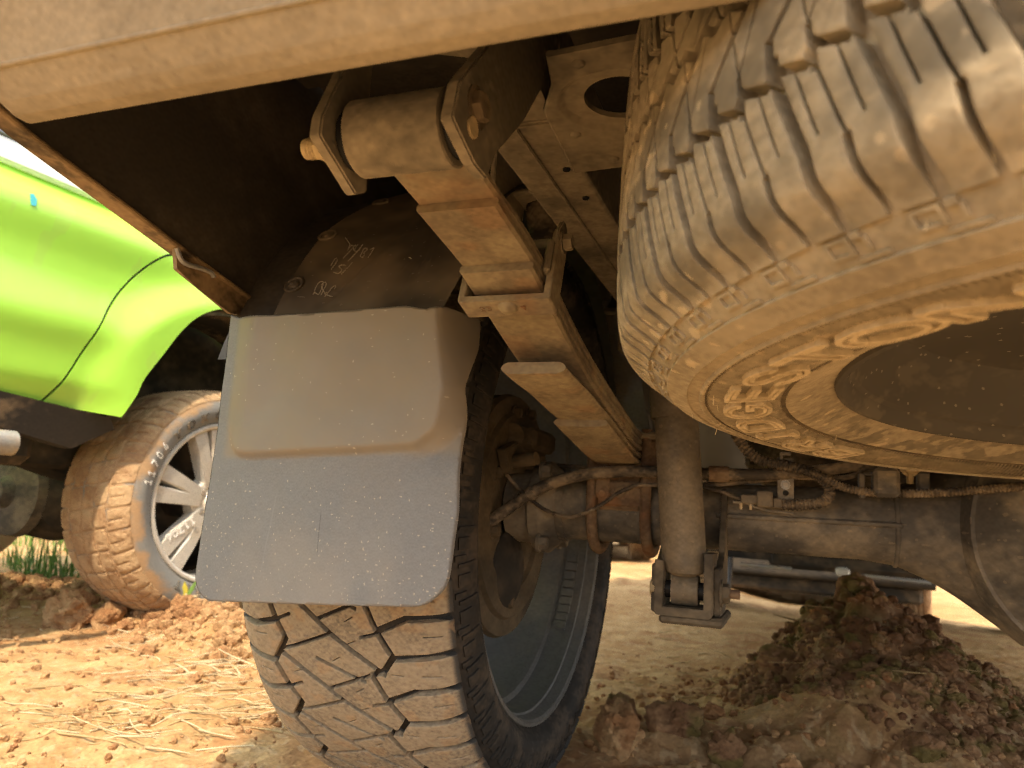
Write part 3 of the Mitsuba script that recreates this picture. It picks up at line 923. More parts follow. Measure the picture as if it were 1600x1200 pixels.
obj('hook', rprism(sg.LineString([(.411, .4425), (.411, .4475), (.420, .4475)]).buffer(.0018), 'y', -.074, -.057, .0003), 'm_axle', hb)
obj('screw', hexbolt((.4155, -.0605, .412), 'y', .0042, .003, sgn=-1), 'm_steel', hb)
cn = pp + '__wire_connector'
obj('socket', cat(box(.366, .386, -.071, -.056, .3875, .3985, .0015), box(.384, .4015, -.075, -.054, .3845, .4035, .0015), box(.4015, .412, -.071, -.057, .3845, .396, .0015)), 'm_shock', cn)
obj('tray', tube([(.357, -.068, .389), (.372, -.068, .3885), (.382, -.068, .3845), (.396, -.068, .381), (.424, -.068, .379)], .0016, 8, curved=False), 'm_axle', cn)
for x in (.366, .377):
    obj('pin', cyl((x, -.068, .381), (x, -.068, .3885), .0018, 10), 'm_bolt', cn)
cc = pp + '__hose_clip'
obj('clamp', box(.5065, .5325, -.090, -.052, .402, .434, .004), 'm_axle', cc)
obj('strap', cat(box(.493, .499, -.075, -.050, .400, .428, .001), box(.493, .512, -.074, -.05, .4255, .4285, .001)), 'm_axle', cc)
obj('nut', cat(hexbolt((.546, -.058, .4375), 'y', .008, .006, sgn=-1), cyl((.546, -.056, .419), (.546, -.056, .433), .004)), 'm_bolt', cc)
obj('bracket_foot', cat(box(.553, .565, -.064, -.045, .408, .432, .002)), 'm_axle', cc)

# ------------------------------------------------------------------ frame of the pickup
fr = TRUCK + '__chassis'
rail = rprism([(.199, .650), (.2595, .650), (.2595, .740), (.199, .740)], 'y', -.512, 1.1, .004, .002)
obj('rail', rail, 'm_chassis', fr)
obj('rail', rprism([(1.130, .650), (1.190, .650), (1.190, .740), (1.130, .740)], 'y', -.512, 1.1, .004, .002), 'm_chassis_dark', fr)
obj('rail_nose', hull([(x, y, z) for x, y, z in ((.201, -.510, .653), (.2575, -.510, .653), (.215, -.545, .666), (.2575, -.552, .660), (.215, -.545, .738), (.2575, -.552, .738), (.201, -.51, .738), (.2575, -.51, .738))]), 'm_chassis', fr)
obj('rail_seam', box(.2265, .2295, -.51, 1.0, .6475, .6515, .0012), 'm_chassis', fr)
for y, x in ((-.435, .246), (-.375, .247), (-.20, .245)):
    obj('rail_hole', solidrev([(0, -.0016), (.0030, -.0016), (.0034, .001)], 'z', (x, y, .650), 14), 'm_black', fr, smooth=False)
obj('rail_hanger', box(.262, .278, .28, .36, .58, .70, .004), 'm_chassis', fr)
obj('rail_hanger', box(.185, .199, .05, .13, .60, .70, .004), 'm_chassis', fr)
# gusset of the spare wheel cross member: a pressed plate with an oval hole
gp = sg.Polygon([(.2555, -.437), (.2600, -.535), (.276, -.566), (.282, -.598), (.350, -.602), (.334, -.55), (.3215, -.440)]).buffer(.003).buffer(-.003)
hole = affinity.rotate(affinity.scale(sg.Point(.3140, -.5345).buffer(1, 24), .0255, .0265), -18)
dent = affinity.scale(hole, 1.75, 1.55)
gpl = gp.difference(hole)
gv, gf = sheet(gpl, .0022, .004)
dd = shapely.distance(dent.exterior, shapely.points(gv[:, :2]))
ins = shapely.contains_xy(dent, gv[:, 0], gv[:, 1])
gv[:, 2] += .6445 + .0035 * np.where(ins, smst(0, .005, dd), 0)
obj('gusset_plate', trimesh.Trimesh(gv, gf, process=False), 'm_chassis', fr, smooth=35)
for x, y in ((.272, -.50), (.291, -.455), (.298, -.587)):
    obj('gusset_rivet', solidrev([(0, -.0026), (.003, -.0022), (.0042, -.0006), (.0042, .001)], 'z', (x, y, .6445), 16), 'm_chassis', fr, smooth=True)
obj('gusset_edge', tube([(.2555, -.437, .6468), (.26, -.535, .6468), (.276, -.566, .6468), (.282, -.598, .6468)], .0026, 8, curved=False), 'm_chassis', fr)
obj('cross_member', box(.30, 1.08, -.70, -.545, .745, .80, .01), 'm_body_inner', fr)
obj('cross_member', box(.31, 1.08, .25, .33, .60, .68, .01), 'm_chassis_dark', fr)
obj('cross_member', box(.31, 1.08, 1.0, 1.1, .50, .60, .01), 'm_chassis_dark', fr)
obj('hanger_bracket', cat(rprism([(.33, .62), (.47, .62), (.47, .70), (.42, .80), (.33, .80)], 'x', .05, .056, .008), box(.05, .25, .40, .46, .64, .70, .006)), 'm_chassis', fr)
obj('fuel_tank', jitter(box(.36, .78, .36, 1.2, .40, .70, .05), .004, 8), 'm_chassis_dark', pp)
obj('heat_shield', jitter(hull([(.085, .36, .74), (.14, .36, .74), (.15, .37, .65), (.178, .38, .51), (.148, .40, .49), (.105, .38, .60), (.085, .48, .74), (.14, .50, .74), (.178, .50, .51)]), .002, 20), 'm_steel', pp)
obj('added_pale_bracket', rprism([(-.30, .700), (-.21, .690), (-.20, .735), (-.245, .775), (-.30, .765)], 'x', .118, .124, .006), 'm_bumper', pp)  # added pale plate, standing in for sunlit pieces behind the spring
obj('bump_stop', solidrev([(0, .66), (.014, .662), (.020, .675), (.017, .69), (.022, .705), (.022, .72), (0, .72)], 'z', (.150, -.205, 0), 28), 'm_hose', pp, smooth=30)
obj('added_pale_plate', box(.122, .196, -.245, -.165, .719, .727, .003), 'm_bumper', pp)  # added in the same pale tone, to read as sunlit
obj('added_pale_hose', tube([(.10, -.27, .80), (.112, -.24, .77), (.128, -.19, .748), (.150, -.12, .752), (.17, -.02, .775), (.18, .1, .80)], .011, 12), 'm_steel', pp)  # added hose, light steel replacing sunshine that does not reach here
obj('support_arm', tube([(.15, .46, .73), (.13, .42, .66), (.16, .40, .56), (.175, .42, .49)], .012, 10), 'm_steel', pp)
obj('muffler', cat(revolve([(0, -.2), (.06, -.2), (.075, -.18), (.075, .18), (.06, .2), (0, .2)], 'y', (-.03, .60, .86), 36), tube([(-.03, .40, .86), (-.02, .30, .92), (.02, .1, .95)], .03, 14)), 'm_steel', pp)
obj('filler_pipe', tube([(-.10, .22, 1.02), (-.07, .26, .96), (.0, .34, .90), (.10, .42, .84), (.25, .5, .78)], .024, 14), 'm_steel', pp)
obj('tank_strap', box(-.12, .20, .52, .56, .79, .80, .002), 'm_chassis', pp)

# ------------------------------------------------------------------ body of the pickup
by = TRUCK + '__body'
arch = [( .36 * math.cos(a) * 1.0, .44 + .338 * math.sin(a)) for a in np.linspace(PI - .33, .33, 22)]
side = [(-.735, .66), (-.64, .6265), (-.54, .605), (-.345, .566)] + arch + [(.36, .50), (.62, .48), (.62, 1.24), (-.735, 1.22)]
sp_ = sg.Polygon(side).buffer(0)
obj('bed_side', prism(sp_, 'x', -.128, -.122), 'm_body_inner', by)
obj('bed_side', prism(sp_, 'x', 1.515, 1.521), 'm_body_inner', by)
obj('side_skin', prism(sp_.buffer(-.002), 'x', -.1345, -.1283), 'm_bodypaint', by)
lip = [(-.72, .654), (-.64, .6265), (-.54, .605), (-.46, .588), (-.345, .566)]
lipm = []
for (y0, z0), (y1, z1) in zip(lip[:-1], lip[1:]):
    lipm.append(hull([(x, y, z + dz) for x in (-.1345, -.1165) for y, z in ((y0, z0), (y1, z1)) for dz in (-.003, .0015)]))
obj('lower_lip', cat(*lipm), 'm_lip', by)
obj('lip_hem', tube([(-.1175, y, z - .0005) for y, z in lip], .0026, 10), 'm_lip', by)
# bracket folded under the lip, in front of the mud flap
obj('fender_bracket', cat(hull([(-.118, -.482, .588), (-.118, -.477, .570), (-.118, -.446, .5585), (-.118, -.408, .552), (-.118, -.40, .5475), (-.118, -.333, .558), (-.118, -.36, .570), (-.1225, -.482, .588), (-.1225, -.477, .570), (-.1225, -.408, .552), (-.1225, -.40, .5475), (-.1225, -.333, .558)])), 'm_lip', by)
obj('bracket_hem', tube([(-.115, -.484, .588), (-.113, -.476, .577), (-.113, -.455, .578), (-.113, -.44, .5785), (-.1145, -.434, .576)], .0024, 8), 'm_steel', by)
obj('bed_floor', box(-.12, 1.51, -.735, .62, .86, .875, .003), 'm_body_inner', by)
for y in (-.62, -.36, -.1, .16, .42):
    obj('floor_rib', box(-.11, 1.50, y - .03, y + .03, .835, .859, .004), 'm_body_inner', by)
obj('tailgate', box(-.132, 1.519, -.765, -.738, .68, 1.22, .006), 'm_bodypaint', by)
obj('front_panel', box(-.12, 1.51, .60, .62, .60, 1.24, .003), 'm_body_inner', by)
cabp = [(.64, .60), (.64, 1.25), (.72, 1.62), (1.0, 1.66), (1.9, 1.64), (2.45, 1.20), (3.35, 1.10), (3.45, .95), (3.45, .55), (3.27, .50), (3.2, .72), (3.05, .82), (2.75, .82), (2.58, .72), (2.5, .60)]
obj('cab', prism(sg.Polygon(cabp), 'x', -.12, 1.51), 'm_bodypaint', by)
for x0, x1 in ((-.124, -.119), (1.509, 1.514)):
    for q in ([(.86, 1.22), (.90, 1.55), (1.45, 1.56), (1.45, 1.22)], [(1.52, 1.22), (1.52, 1.56), (1.88, 1.55), (2.28, 1.22)]):
        obj('side_window', prism(sg.Polygon(q), 'x', x0, x1), 'm_glass', by)
obj('rear_window', prism([(.05, 1.28), (1.34, 1.28), (1.24, 1.56), (.15, 1.56)], 'y', .635, .660), 'm_glass', by)
for x in (-.10, 1.40):
    obj('tail_lamp', box(x, x + .09, -.775, -.75, .85, 1.15, .008), 'm_rusty', by)

# wheel-arch liner: a shell round the tyre, flat back edge with screws
LR = .432


def liner_pt(x, a, r=LR):
    return np.array([x, -r * math.cos(a), ZW + r * math.sin(a)])


lw = []
nx_, nA = 26, 70
aa = np.linspace(.345, 2.15, nA)
Vv, Ff = [], []
for i, a in enumerate(aa):
    # the outer edge swings outwards to the body side going up
    z = ZW + LR * math.sin(a)
    xl = -.0645 + .055 * max(0., min(1., (z - .655) / .12)) ** 1.4
    xr = .1185 + .012 * min(1, max(0, (z - .53) / .06)) if a < 1.2 else .13
    for k in range(nx_):
        t = k / (nx_ - 1)
        x = xl + (xr - xl) * t
        r = LR
        # two pressed grooves running up the panel
        for x0, dx in ((.062, .030), (-.015, .055)):
            xc = x0 + dx * (z - .545) / .12
            if z > .549: r -= .0042 * math.exp(-((x - xc) / .0045) ** 2) * min(1., (z - .549) / .006)
        if t < .16: r += .0035 * (1 - t / .16) ** .5
        Vv.append(liner_pt(x, a, r))
for i in range(nA - 1):
    for k in range(nx_ - 1):
        q = i * nx_ + k
        Ff += [[q, q + 1, q + nx_ + 1], [q, q + nx_ + 1, q + nx_]]
lin = trimesh.Trimesh(np.array(Vv), Ff, process=False)
obj('wheel_arch_liner', lin, 'm_liner', by, smooth=True)
for a in (.50, .70, .92):
    z = ZW + LR * math.sin(a)
    xl = -.0645 + .055 * max(0., min(1., (z - .655) / .12)) ** 1.4
    c = liner_pt(xl + .007, a, LR + .003)
    nrm = np.array([0, -math.cos(a), math.sin(a)])
    d = trimesh.creation.icosphere(2)
    v = d.vertices * [.006, .006, .003]
    e2 = np.array([0, math.sin(a), math.cos(a)])
    v = c + v[:, :1] * [1, 0, 0] + v[:, 1:2] * e2 + v[:, 2:] * nrm
    ring_ = revolve([(.0105, -.001), (.0115, .0012), (.0095, .0022), (.008, .0005)], 'z', (0, 0, 0), 24)
    w = c + ring_.vertices[:, :1] * [1, 0, 0] + ring_.vertices[:, 1:2] * e2 + ring_.vertices[:, 2:] * nrm
    obj('liner_screw', cat(trimesh.Trimesh(v, d.faces), trimesh.Trimesh(w, ring_.faces)), 'm_liner', by, smooth=True)
obj('wheel_house', revolve([(LR - .006, -.1215), (LR - .006, .115)], 'x', (0, 0, ZW), 60, a0=-.02, a1=PI - .30), 'm_body_inner', by, smooth=True)
# chalk marks written on the liner: strokes given as (x, z) on its back
CHALK = [[(-0.034, 0.6472), (-0.0277, 0.6417), (-0.0215, 0.6355), (-0.0203, 0.6312), (-0.0191, 0.6266)], [(-0.0191, 0.6266), (-0.0188, 0.6315), (-0.0177, 0.6344), (-0.0142, 0.6302), (-0.0114, 0.6259)], [(-0.0134, 0.634), (-0.0155, 0.624), (-0.0179, 0.6145)], [(-0.0107, 0.6344), (-0.0111, 0.6299), (-0.0098, 0.6253), (-0.0059, 0.6232), (-0.0044, 0.6263), (-0.0051, 0.6316)], [(-0.0051, 0.6316), (-0.0048, 0.6343)], [(-0.0041, 0.6331), (-0.0063, 0.6206), (-0.0095, 0.6096)], [(0.0014, 0.628), (0.0005, 0.6248), (0.0016, 0.6199), (0.0016, 0.6165), (0.0052, 0.6141), (0.0062, 0.6174), (0.0036, 0.621), (0.0054, 0.6243), (0.0043, 0.6271), (0.0014, 0.628)], [(0.0093, 0.6244), (0.0128, 0.627), (0.0129, 0.6202), (0.0129, 0.613)], [(-0.0275, 0.6159), (-0.0239, 0.6127), (-0.0237, 0.6064), (-0.0245, 0.5995)], [(-0.0275, 0.6159), (-0.0281, 0.6111), (-0.0278, 0.6048)], [(-0.0099, 0.6045), (-0.0152, 0.6049), (-0.0167, 0.6026), (-0.0116, 0.5989), (-0.011, 0.5949), (-0.0139, 0.5935), (-0.0196, 0.5959)], [(-0.003, 0.6081), (-0.0055, 0.6001), (-0.0088, 0.5924)], [(-0.0152, 0.5646), (-0.0128, 0.5709), (-0.0109, 0.5763), (-0.0077, 0.577), (-0.0078, 0.5733)], [(-0.0059, 0.5638), (-0.0165, 0.5674), (-0.015, 0.5701)], [(-0.0142, 0.5664), (-0.0205, 0.5722), (-0.0256, 0.5781), (-0.0247, 0.5828), (-0.0207, 0.5807), (-0.0204, 0.5741), (-0.0206, 0.5667)], [(-0.0246, 0.5678), (-0.03, 0.5709), (-0.0315, 0.5785), (-0.0301, 0.5837), (-0.0256, 0.5829), (-0.0236, 0.5761), (-0.0237, 0.5678)], [(-0.03, 0.5709), (-0.0305, 0.5682)], [(-0.0585, 0.585), (-0.0506, 0.5768)], [(-0.0546, 0.6787), (-0.0488, 0.6756)], [(0.0623, 0.6089), (0.0654, 0.6076)]]
for s in CHALK:
    p = []
    for x, z in s:
        a = math.asin(min(.99, (z - ZW) / LR))
        p.append(liner_pt(x, a, LR + .0004))
    obj('chalk_mark', tube(p, .00042, 6, curved=len(p) > 2, step=4), 'm_chalk', by, smooth=True)
labels[by + '__chalk_mark'] = {'label': 'handwritten chalk letters and numbers on the dark liner'}

# ------------------------------------------------------------------ mud flap
fo = sg.Polygon([(-.1025, .5405), (-.090, .5365), (.0, .5345), (.10, .5385), (.122, .5345), (.128, .5360), (.1445, .5405), (.1500, .477), (.1555, .416), (.1605, .361), (.1580, .300), (.140, .2835), (-.08, .268), (-.0985, .277), (-.100, .35)])
bot = fo.intersection(sg.box(-1, 0, 1, .40)).buffer(-.026, quad_segs=12).buffer(.026, quad_segs=12)
fo = fo.intersection(sg.box(-1, .36, 1, 1)).union(bot).buffer(.0005)
fv, ff = sheet(fo, .0024, .0042)
pad = sg.Polygon([(-.0895, .60), (-.0880, .435), (-.074, .4015), (-.05, .4005), (.068, .4085), (.122, .4135), (.1415, .430), (.1450, .467), (.1370, .51), (.1265, .60)]).buffer(-.022, quad_segs=10).buffer(.022, quad_segs=10)
shapely.prepare(pad)
pp_ = shapely.points(fv[:, :2])
din = np.where(shapely.contains(pad, pp_), shapely.distance(pad.exterior, pp_), -shapely.distance(pad, pp_))
X, Z = fv[:, 0], fv[:, 1]
yy = -.4195 - fv[:, 2]
yy -= .0070 * smst(-.003, .004, din) * smst(-.096, -.06, X) - .0045 * smst(.004, .060, din)       # the raised pad
yy += .060 * smst(-.001, -.014, din) * smst(.10, .13, X) * smst(.385, .53, Z)   # the wing folded towards the tyre
yy += .012 * smst(.50, .545, Z) * smst(-.005, .01, din) * 0
yy += .010 * ((X - .03) / .13) ** 2 - .004                              # gentle bow
yy += .016 * smst(.42, .26, Z) * -1 * .6                                # lower half swings back a little
yy += .0016 * (meshkit.fbm(np.stack([X * 22, Z * 14, X * 0], 1), 3, 4) - .5) * 2
fl = trimesh.Trimesh(np.stack([X, yy, Z], 1), ff, process=False)
if fl.volume < 0: fl.invert()
labels[obj('mud_flap', fl, 'm_flap', TRUCK, smooth=40)] = {'label': 'grey plastic mud flap with brownish raised upper pad'}

# ------------------------------------------------------------------ bumper: nearest thing, above the lens
bp = sg.Polygon([(-.740, .5595), (-.744, .5560), (-.752, .5560), (-.760, .5590), (-.774, .5680), (-.806, .625), (-.835, .645), (-.950, .665), (-.958, .68), (-.955, .735), (-.742, .735), (-.742, .60)])  # unseen rear step extended to keep direct sun off the spare wheel
bp = bp.buffer(-.006, quad_segs=8).buffer(.0075, quad_segs=8)
bm = prism(bp.segmentize(.01), 'x', .040, 1.36)
obj('rear_bumper', bm, 'm_bumper', TRUCK, smooth=32, label='dusty brown rear bumper edge nearest the viewer')
obj('bumper_bead', tube([(.05, -.7745, .5672), (1.35, -.7745, .5672)], .0016, 8, curved=False), 'm_bumper', TRUCK, smooth=True)
obj('bumper_end', cat(box(-.10, .038, -.86, -.735, .590, .72, .012)), 'm_chassis_dark', TRUCK)
obj('bumper_end', cat(box(1.362, 1.50, -.86, -.735, .590, .72, .012)), 'm_chassis_dark', TRUCK)

# the other wheels of the pickup
allb = cat(*[spin_np(m, k * 2 * PI / NB, np.array([0, 0, ZW])) for k in range(NB) for m in rear_meshes])
coarse = carcass(rear_prof, pl0, 90, 30)
# the copies carry plain ribs, few pixels of them ever show
simple_tread = cat(*[block_mesh(sg.box(.004, v0, .042, v1), rear_prof, .0085, pl0, edge=.03) for v0, v1 in ((-.135, -.078), (-.066, -.01), (.006, .05), (.066, .135))])
simple_ring = cat(*[spin_np(simple_tread, k * 2 * PI / 48, np.array([0, 0, ZW])) for k in range(48)])
del allb
for x, y, mir in ((0, 2.9, 1), (1.39, 2.9, -1), (1.39, 0, -1)):
    w = numbered(WH)
    tw = T().translate([x, y, -.045 if y > 1 else 0]).scale([mir, 1, 1])
    scene[w + '__tyre'] = {**ply(coarse, 'm_tyre_wall', smooth=True), 'to_world': tw}
    scene[w + '__tread'] = {**ply(simple_ring, 'm_tread_far'), 'to_world': tw}
    scene[w + '__rim'] = {**ply(rim, 'm_rim', smooth=28), 'to_world': tw}
pr('m_tread_far', dusty((.10, .085, .06), (.36, .25, .14), .35, .7, 20), .9)
# front suspension seen low under the truck
fs = TRUCK + '__front_suspension'
obj('cross_member', box(.32, 1.07, 2.72, 2.82, .17, .25, .02), 'm_darkunder', fs)
obj('lower_arm', hull([(.05, 2.9, .20), (.05, 2.9, .24), (.42, 2.70, .20), (.42, 3.02, .20), (.42, 2.70, .25), (.42, 3.02, .25), (.08, 2.82, .20), (.08, 2.82, .24)]), 'm_darkunder', fs)
obj('lower_arm', hull([(1.34, 2.9, .20), (1.34, 2.9, .24), (.97, 2.70, .20), (.97, 3.02, .20), (.97, 2.70, .25), (.97, 3.02, .25)]), 'm_darkunder', fs)
obj('cross_tube', tube([(.20, 2.62, .180), (.42, 2.62, .176)], .009, 12, curved=False), 'm_steel', fs)
obj('cross_tube', tube([(.70, 2.62, .170), (.96, 2.62, .164)], .009, 12, curved=False), 'm_steel', fs)
obj('gearbox', jitter(box(.55, .85, 1.3, 2.4, .32, .62, .06), .006, 8), 'm_darkunder', fs)
obj('drive_shaft', cyl((.70, .12, .40), (.70, 1.4, .44), .035), 'm_chassis_dark', TRUCK)
obj('hanging_rod', cat(tube([(.628, 2.60, .19), (.632, 2.58, .13), (.642, 2.58, .03)], .019, 12), box(.595, .650, 2.56, 2.62, .165, .20, .008)), 'm_silver', fs)
labels[TRUCK] = {'label': 'dusty pickup truck seen from below behind its left rear wheel, bumper at the top', 'category': 'pickup truck'}

# ------------------------------------------------------------------ spare wheel slung flat under the bed
SC = np.array([.681, -.493, .5555])
SW = 'spare_wheel'
SP, SN = .03484, 66
sp_prof = Profile([(.3550, 0), (.3548, .03), (.3540, .06), (.3520, .082), (.3460, .099), (.3370, .1105), (.324, .1182), (.3035, .1215), (.2815, .1200), (.2695, .1185), (.2515, .1130), (.2415, .1070), (.2295, .1010)])
sp_prof.R = SP * SN / (2 * PI)
TILT = np.array([[1, 0, .011], [0, 1, .048], [-.011, -.048, 1.]])


def spare_place(a, r, x):
    # profile offset +x is the underside
    p = np.stack([r * np.cos(a), r * np.sin(a), -x], -1)
    return SC + p @ TILT.T


P_ = SP
half = [([(0, .042), (.0004, .050), (.0122, .083), (.0155, .125)], .0056),
        ([(.5 * P_ + .0008, .053), (.5 * P_ + .0118, .084)], .0016), ([(.5 * P_ + .0115, .0825), (.5 * P_ + .0157, .125)], .0034),
        ([(.5 * P_, .044), (.5 * P_ + .0012, .0575)], .0038),
        ([(.25 * P_ + .0005, .050), (.25 * P_ + .0098, .079)], .0013), ([(.75 * P_ + .0005, .050), (.75 * P_ + .0098, .079)], .0013),
        ([(-.01 * P_, .0478), (.42 * P_, .0530), (.52 * P_, .0472), (.90 * P_, .0522), (1.01 * P_, .0476)], .0044),
        ([(-.0012, .051), (-.0018, .0335)], .0046), ([(-.0030, .0360), (.0246, .0065)], .0032),
        ([(.5 * P_, .050), (.5 * P_ - .0012, .0385)], .0028), ([(.5 * P_ - .0010, .0395), (.5 * P_ - .0080, .004)], .0010),
        ([(.5 * P_ - .0010, .0390), (.5 * P_ + .0115, .008)], .0010)]
GS = []
far_v = lambda y: -float(np.interp(y, [0, .006, .0505, .125], [-.008, -.004, .023, .125]))
for pts, w in half:
    GS.append((pts, w))
    GS.append(([(-x + .37 * P_, far_v(y)) for x, y in pts], w))
GS.append(([(-.02 * P_, .009), (.27 * P_, .0025), (.5 * P_, .009), (.77 * P_, .0025), (1.02 * P_, .0093)], .0044))
sp_blocks = cut_pattern(-.1075, .1075, P_, GS, 7)
FADE = lambda v: 1 - .80 * smst(.088, .1075, np.abs(v))
sp_meshes = [block_mesh(g, sp_prof, .0105, spare_place, edge=.0060, worn=.0006, seed=50 + i, fade=FADE) for i, g in enumerate(sp_blocks)]
sp_low = [block_mesh(g, sp_prof, .0105, spare_place, edge=.02, worn=.0006, seed=50 + i, fade=FADE) for i, g in enumerate(sp_blocks)]
sp_ply = [ply(m, 'm_spare', smooth=38) for m in sp_meshes]
obj('tyre', carcass(sp_prof, spare_place, 360, 110, disp=lambda u, v: -.0026 * smst(.1440, .1462, v) * smst(.1935, .1910, v)), 'm_spare', SW, smooth=True)
AXT = (TILT @ np.array([0, 0, 1.])).tolist()
rest = []


def zrot(m, a):
    inv = np.linalg.inv(TILT)
    q = (m.vertices - SC) @ inv.T
    c, s = math.cos(a), math.sin(a)
    q = np.stack([q[:, 0] * c - q[:, 1] * s, q[:, 0] * s + q[:, 1] * c, q[:, 2]], 1)
    return trimesh.Trimesh(SC + q @ TILT.T, m.faces, process=False)


for k in range(SN):
    ang = (k * 360 / SN) % 360
    for i, shp in enumerate(sp_ply):
        if 160 <= ang <= 286 and sp_blocks[i].centroid.y > -.06 and sp_blocks[i].area > 4e-5:
            put('tread_block', shp, SW, T().translate(SC.tolist()).rotate(AXT, ang).translate((-SC).tolist()))
        else:
            rest.append(zrot(sp_low[i], k * 2 * PI / SN))
labels[obj('far_tread_blocks', cat(*rest), 'm_spare', SW, smooth=38)] = {'label': 'remaining tread blocks and ribs round the far side of the tyre', 'kind': 'stuff'}
# small moulded nubs and frames along the shoulder, rings, ribbed band
nub = []
for k in range(SN * 2):
    u0 = k * SP / 2
    if k % 2 == 0:
        fr_ = sg.box(u0, .1095, u0 + .011, .1170).difference(sg.box(u0 + .0016, .1109, u0 + .0094, .1156))
        nub.append(block_mesh(fr_, sp_prof, .0016, spare_place, edge=.006, worn=.0003))
        nub.append(block_mesh(sg.box(u0 + .0125, .1090, u0 + .0165, .1112), sp_prof, .0022, spare_place, edge=.006, worn=.0003))
    else:
        nub.append(block_mesh(sg.box(u0 - .008, .1188, u0 + .006, .1204), sp_prof, .0013, spare_place, edge=.006, worn=.0003))
        nub.append(block_mesh(sg.box(u0 - .001, .1115, u0 + .0006, .1165), sp_prof, .0015, spare_place, edge=.006, worn=.0003))
labels[obj('shoulder_nubs', cat(*nub), 'm_spare', SW)] = {'label': 'small moulded frames and nubs below the tread blocks', 'kind': 'stuff'}


def ringband(va, vb, H, soft=.0012, n=360):
    vs = np.array([va, va + soft * .5, va + soft, vb - soft, vb - soft * .5, vb])
    hs_ = np.array([-.0006, H * .7, H, H, H * .7, -.0006])
    th = np.arange(n) * 2 * PI / n
    U_, W_ = np.meshgrid(th * sp_prof.R, vs, indexing='ij')
    Hh = np.broadcast_to(hs_, U_.shape)
    Vx = wrap(sp_prof, U_.ravel(), W_.ravel(), Hh.ravel(), spare_place)
    m = len(vs)
    i, k = np.meshgrid(np.arange(n), np.arange(m - 1), indexing='ij')
    a, b = (i * m + k).ravel(), (((i + 1) % n) * m + k).ravel()
    return trimesh.Trimesh(Vx, np.vstack([np.stack([a, b, b + 1], 1), np.stack([a, b + 1, a + 1], 1)]), process=False)


def v_of_r(r):
    vs = np.linspace(.12, sp_prof.smax, 900)
    return float(np.interp(-r, -sp_prof.at(vs)[0][:, 0], vs))


obj('shoulder_band', ringband(.1212, .1350, .0012, .0008), 'm_spare', SW, smooth=30)
obj('sidewall_ring', ringband(.1412, .1450, .0015, .0016), 'm_spare', SW, smooth=True)
# ribbed band: floor coloured dark for groove shade and bare rubber between dusty ridges
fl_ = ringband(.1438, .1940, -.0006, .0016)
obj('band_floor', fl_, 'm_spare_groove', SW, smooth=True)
NR, MV = 560, 9
vs = np.linspace(.1447, .1925, MV)
Vr_, Fr_ = [], []
base_n = 0
for k in range(NR):
    u0 = k * 2 * PI / NR * sp_prof.R
    du = 2 * PI / NR * sp_prof.R
    sh_ = (vs - vs[0]) * .35
    env = np.minimum(1, np.minimum(np.arange(MV), np.arange(MV)[::-1]) / 1.0)
    rows = []
    for f_, h_ in ((0., -.0010), (.10, .0002), (.32, .0002), (.42, -.0010)):
        rows.append(wrap(sp_prof, u0 + sh_ + f_ * du, vs, np.where(env > 0, h_, -.0010), spare_place))
    Vr_.append(np.stack(rows, 1).reshape(-1, 3))
    i, k2 = np.meshgrid(np.arange(MV - 1), np.arange(3), indexing='ij')
    q = (i * 4 + k2).ravel() + k * MV * 4
    Fr_.append(np.vstack([np.stack([q, q + 4, q + 5], 1), np.stack([q, q + 5, q + 1], 1)]))
rb = trimesh.Trimesh(np.vstack(Vr_), np.vstack(Fr_), process=False)
labels[obj('ribbed_band', rb, 'm_spare', SW, smooth=True)] = {'label': 'band of fine slanting ridges round the sidewall', 'kind': 'stuff'}
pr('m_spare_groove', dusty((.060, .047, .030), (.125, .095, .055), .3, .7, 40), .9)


def spare_frame(a, r, h):
    # r counts outwards from .30 at the middle of the lettering
    return wrap(sp_prof, np.asarray(a) * sp_prof.R, np.clip(.1705 + (.30 - np.asarray(r)), 0, .21), h, spare_place)


for word, angs in (('BRIDGESTONE', (142, 151, 160.5, 170.2, 180.8, 191.2, 200.8, 210.2, 219.0, 228.0, 237.0)), ('DUELER', (20, 29.4, 38.8, 48.2, 57.6, 67))):
    for ch, ang in zip(word, angs):
        ang = math.radians(ang)
        w_ = 1.0 if ch == 'I' else 2.0
        obj('raised_letter', on_wall(ch, ang, .30, .0265, spare_frame, .0044, outline=.0021, squash=w_, base=-.0014), 'm_spare_edge', SW, smooth=False)
        obj('letter_face', on_wall(ch, ang, .30, .0265, spare_frame, .0022, squash=w_ * .97, base=-.0006), 'm_spare', SW, smooth=False)
labels[SW + '__raised_letter'] = {'label': 'raised outline lettering on the dusty sidewall'}
# rubber whiskers left by the mould
wk = []
for i in range(26):
    a = rng.uniform(math.radians(150), math.radians(290))
    v_ = rng.choice([.104, .116, .131, .150, .195]) + rng.uniform(-.003, .003)
    p = wrap(sp_prof, np.array(a * sp_prof.R), np.array(v_), np.array(0.0), spare_place)
    d = np.array([rng.normal(0, .3), rng.normal(0, .3), -1.])
    wk.append(tube([p, p + d * .002, p + d * rng.uniform(.003, .0055)], .00030, 5, step=2))
labels[obj('mould_whiskers', cat(*wk), 'm_straw', SW, smooth=False)] = {'label': 'fine rubber whiskers sticking out of the tyre', 'kind': 'stuff'}
sr = [(.229, .095), (.2325, .1005), (.2310, .1045), (.2275, .1045), (.2240, .100), (.2225, .094), (.2195, .0915), (.2170, .083), (.2110, .062), (.2020, .050), (.190, .0455), (.16, .042), (.115, .038), (.08, .028), (.03, .024), (.0, .024)]
thn = np.arange(120) * 2 * PI / 120
sr = np.array(sr)
Vr = np.vstack([spare_place(thn, np.full(120, r), np.full(120, x)) for r, x in sr])
Fr = []
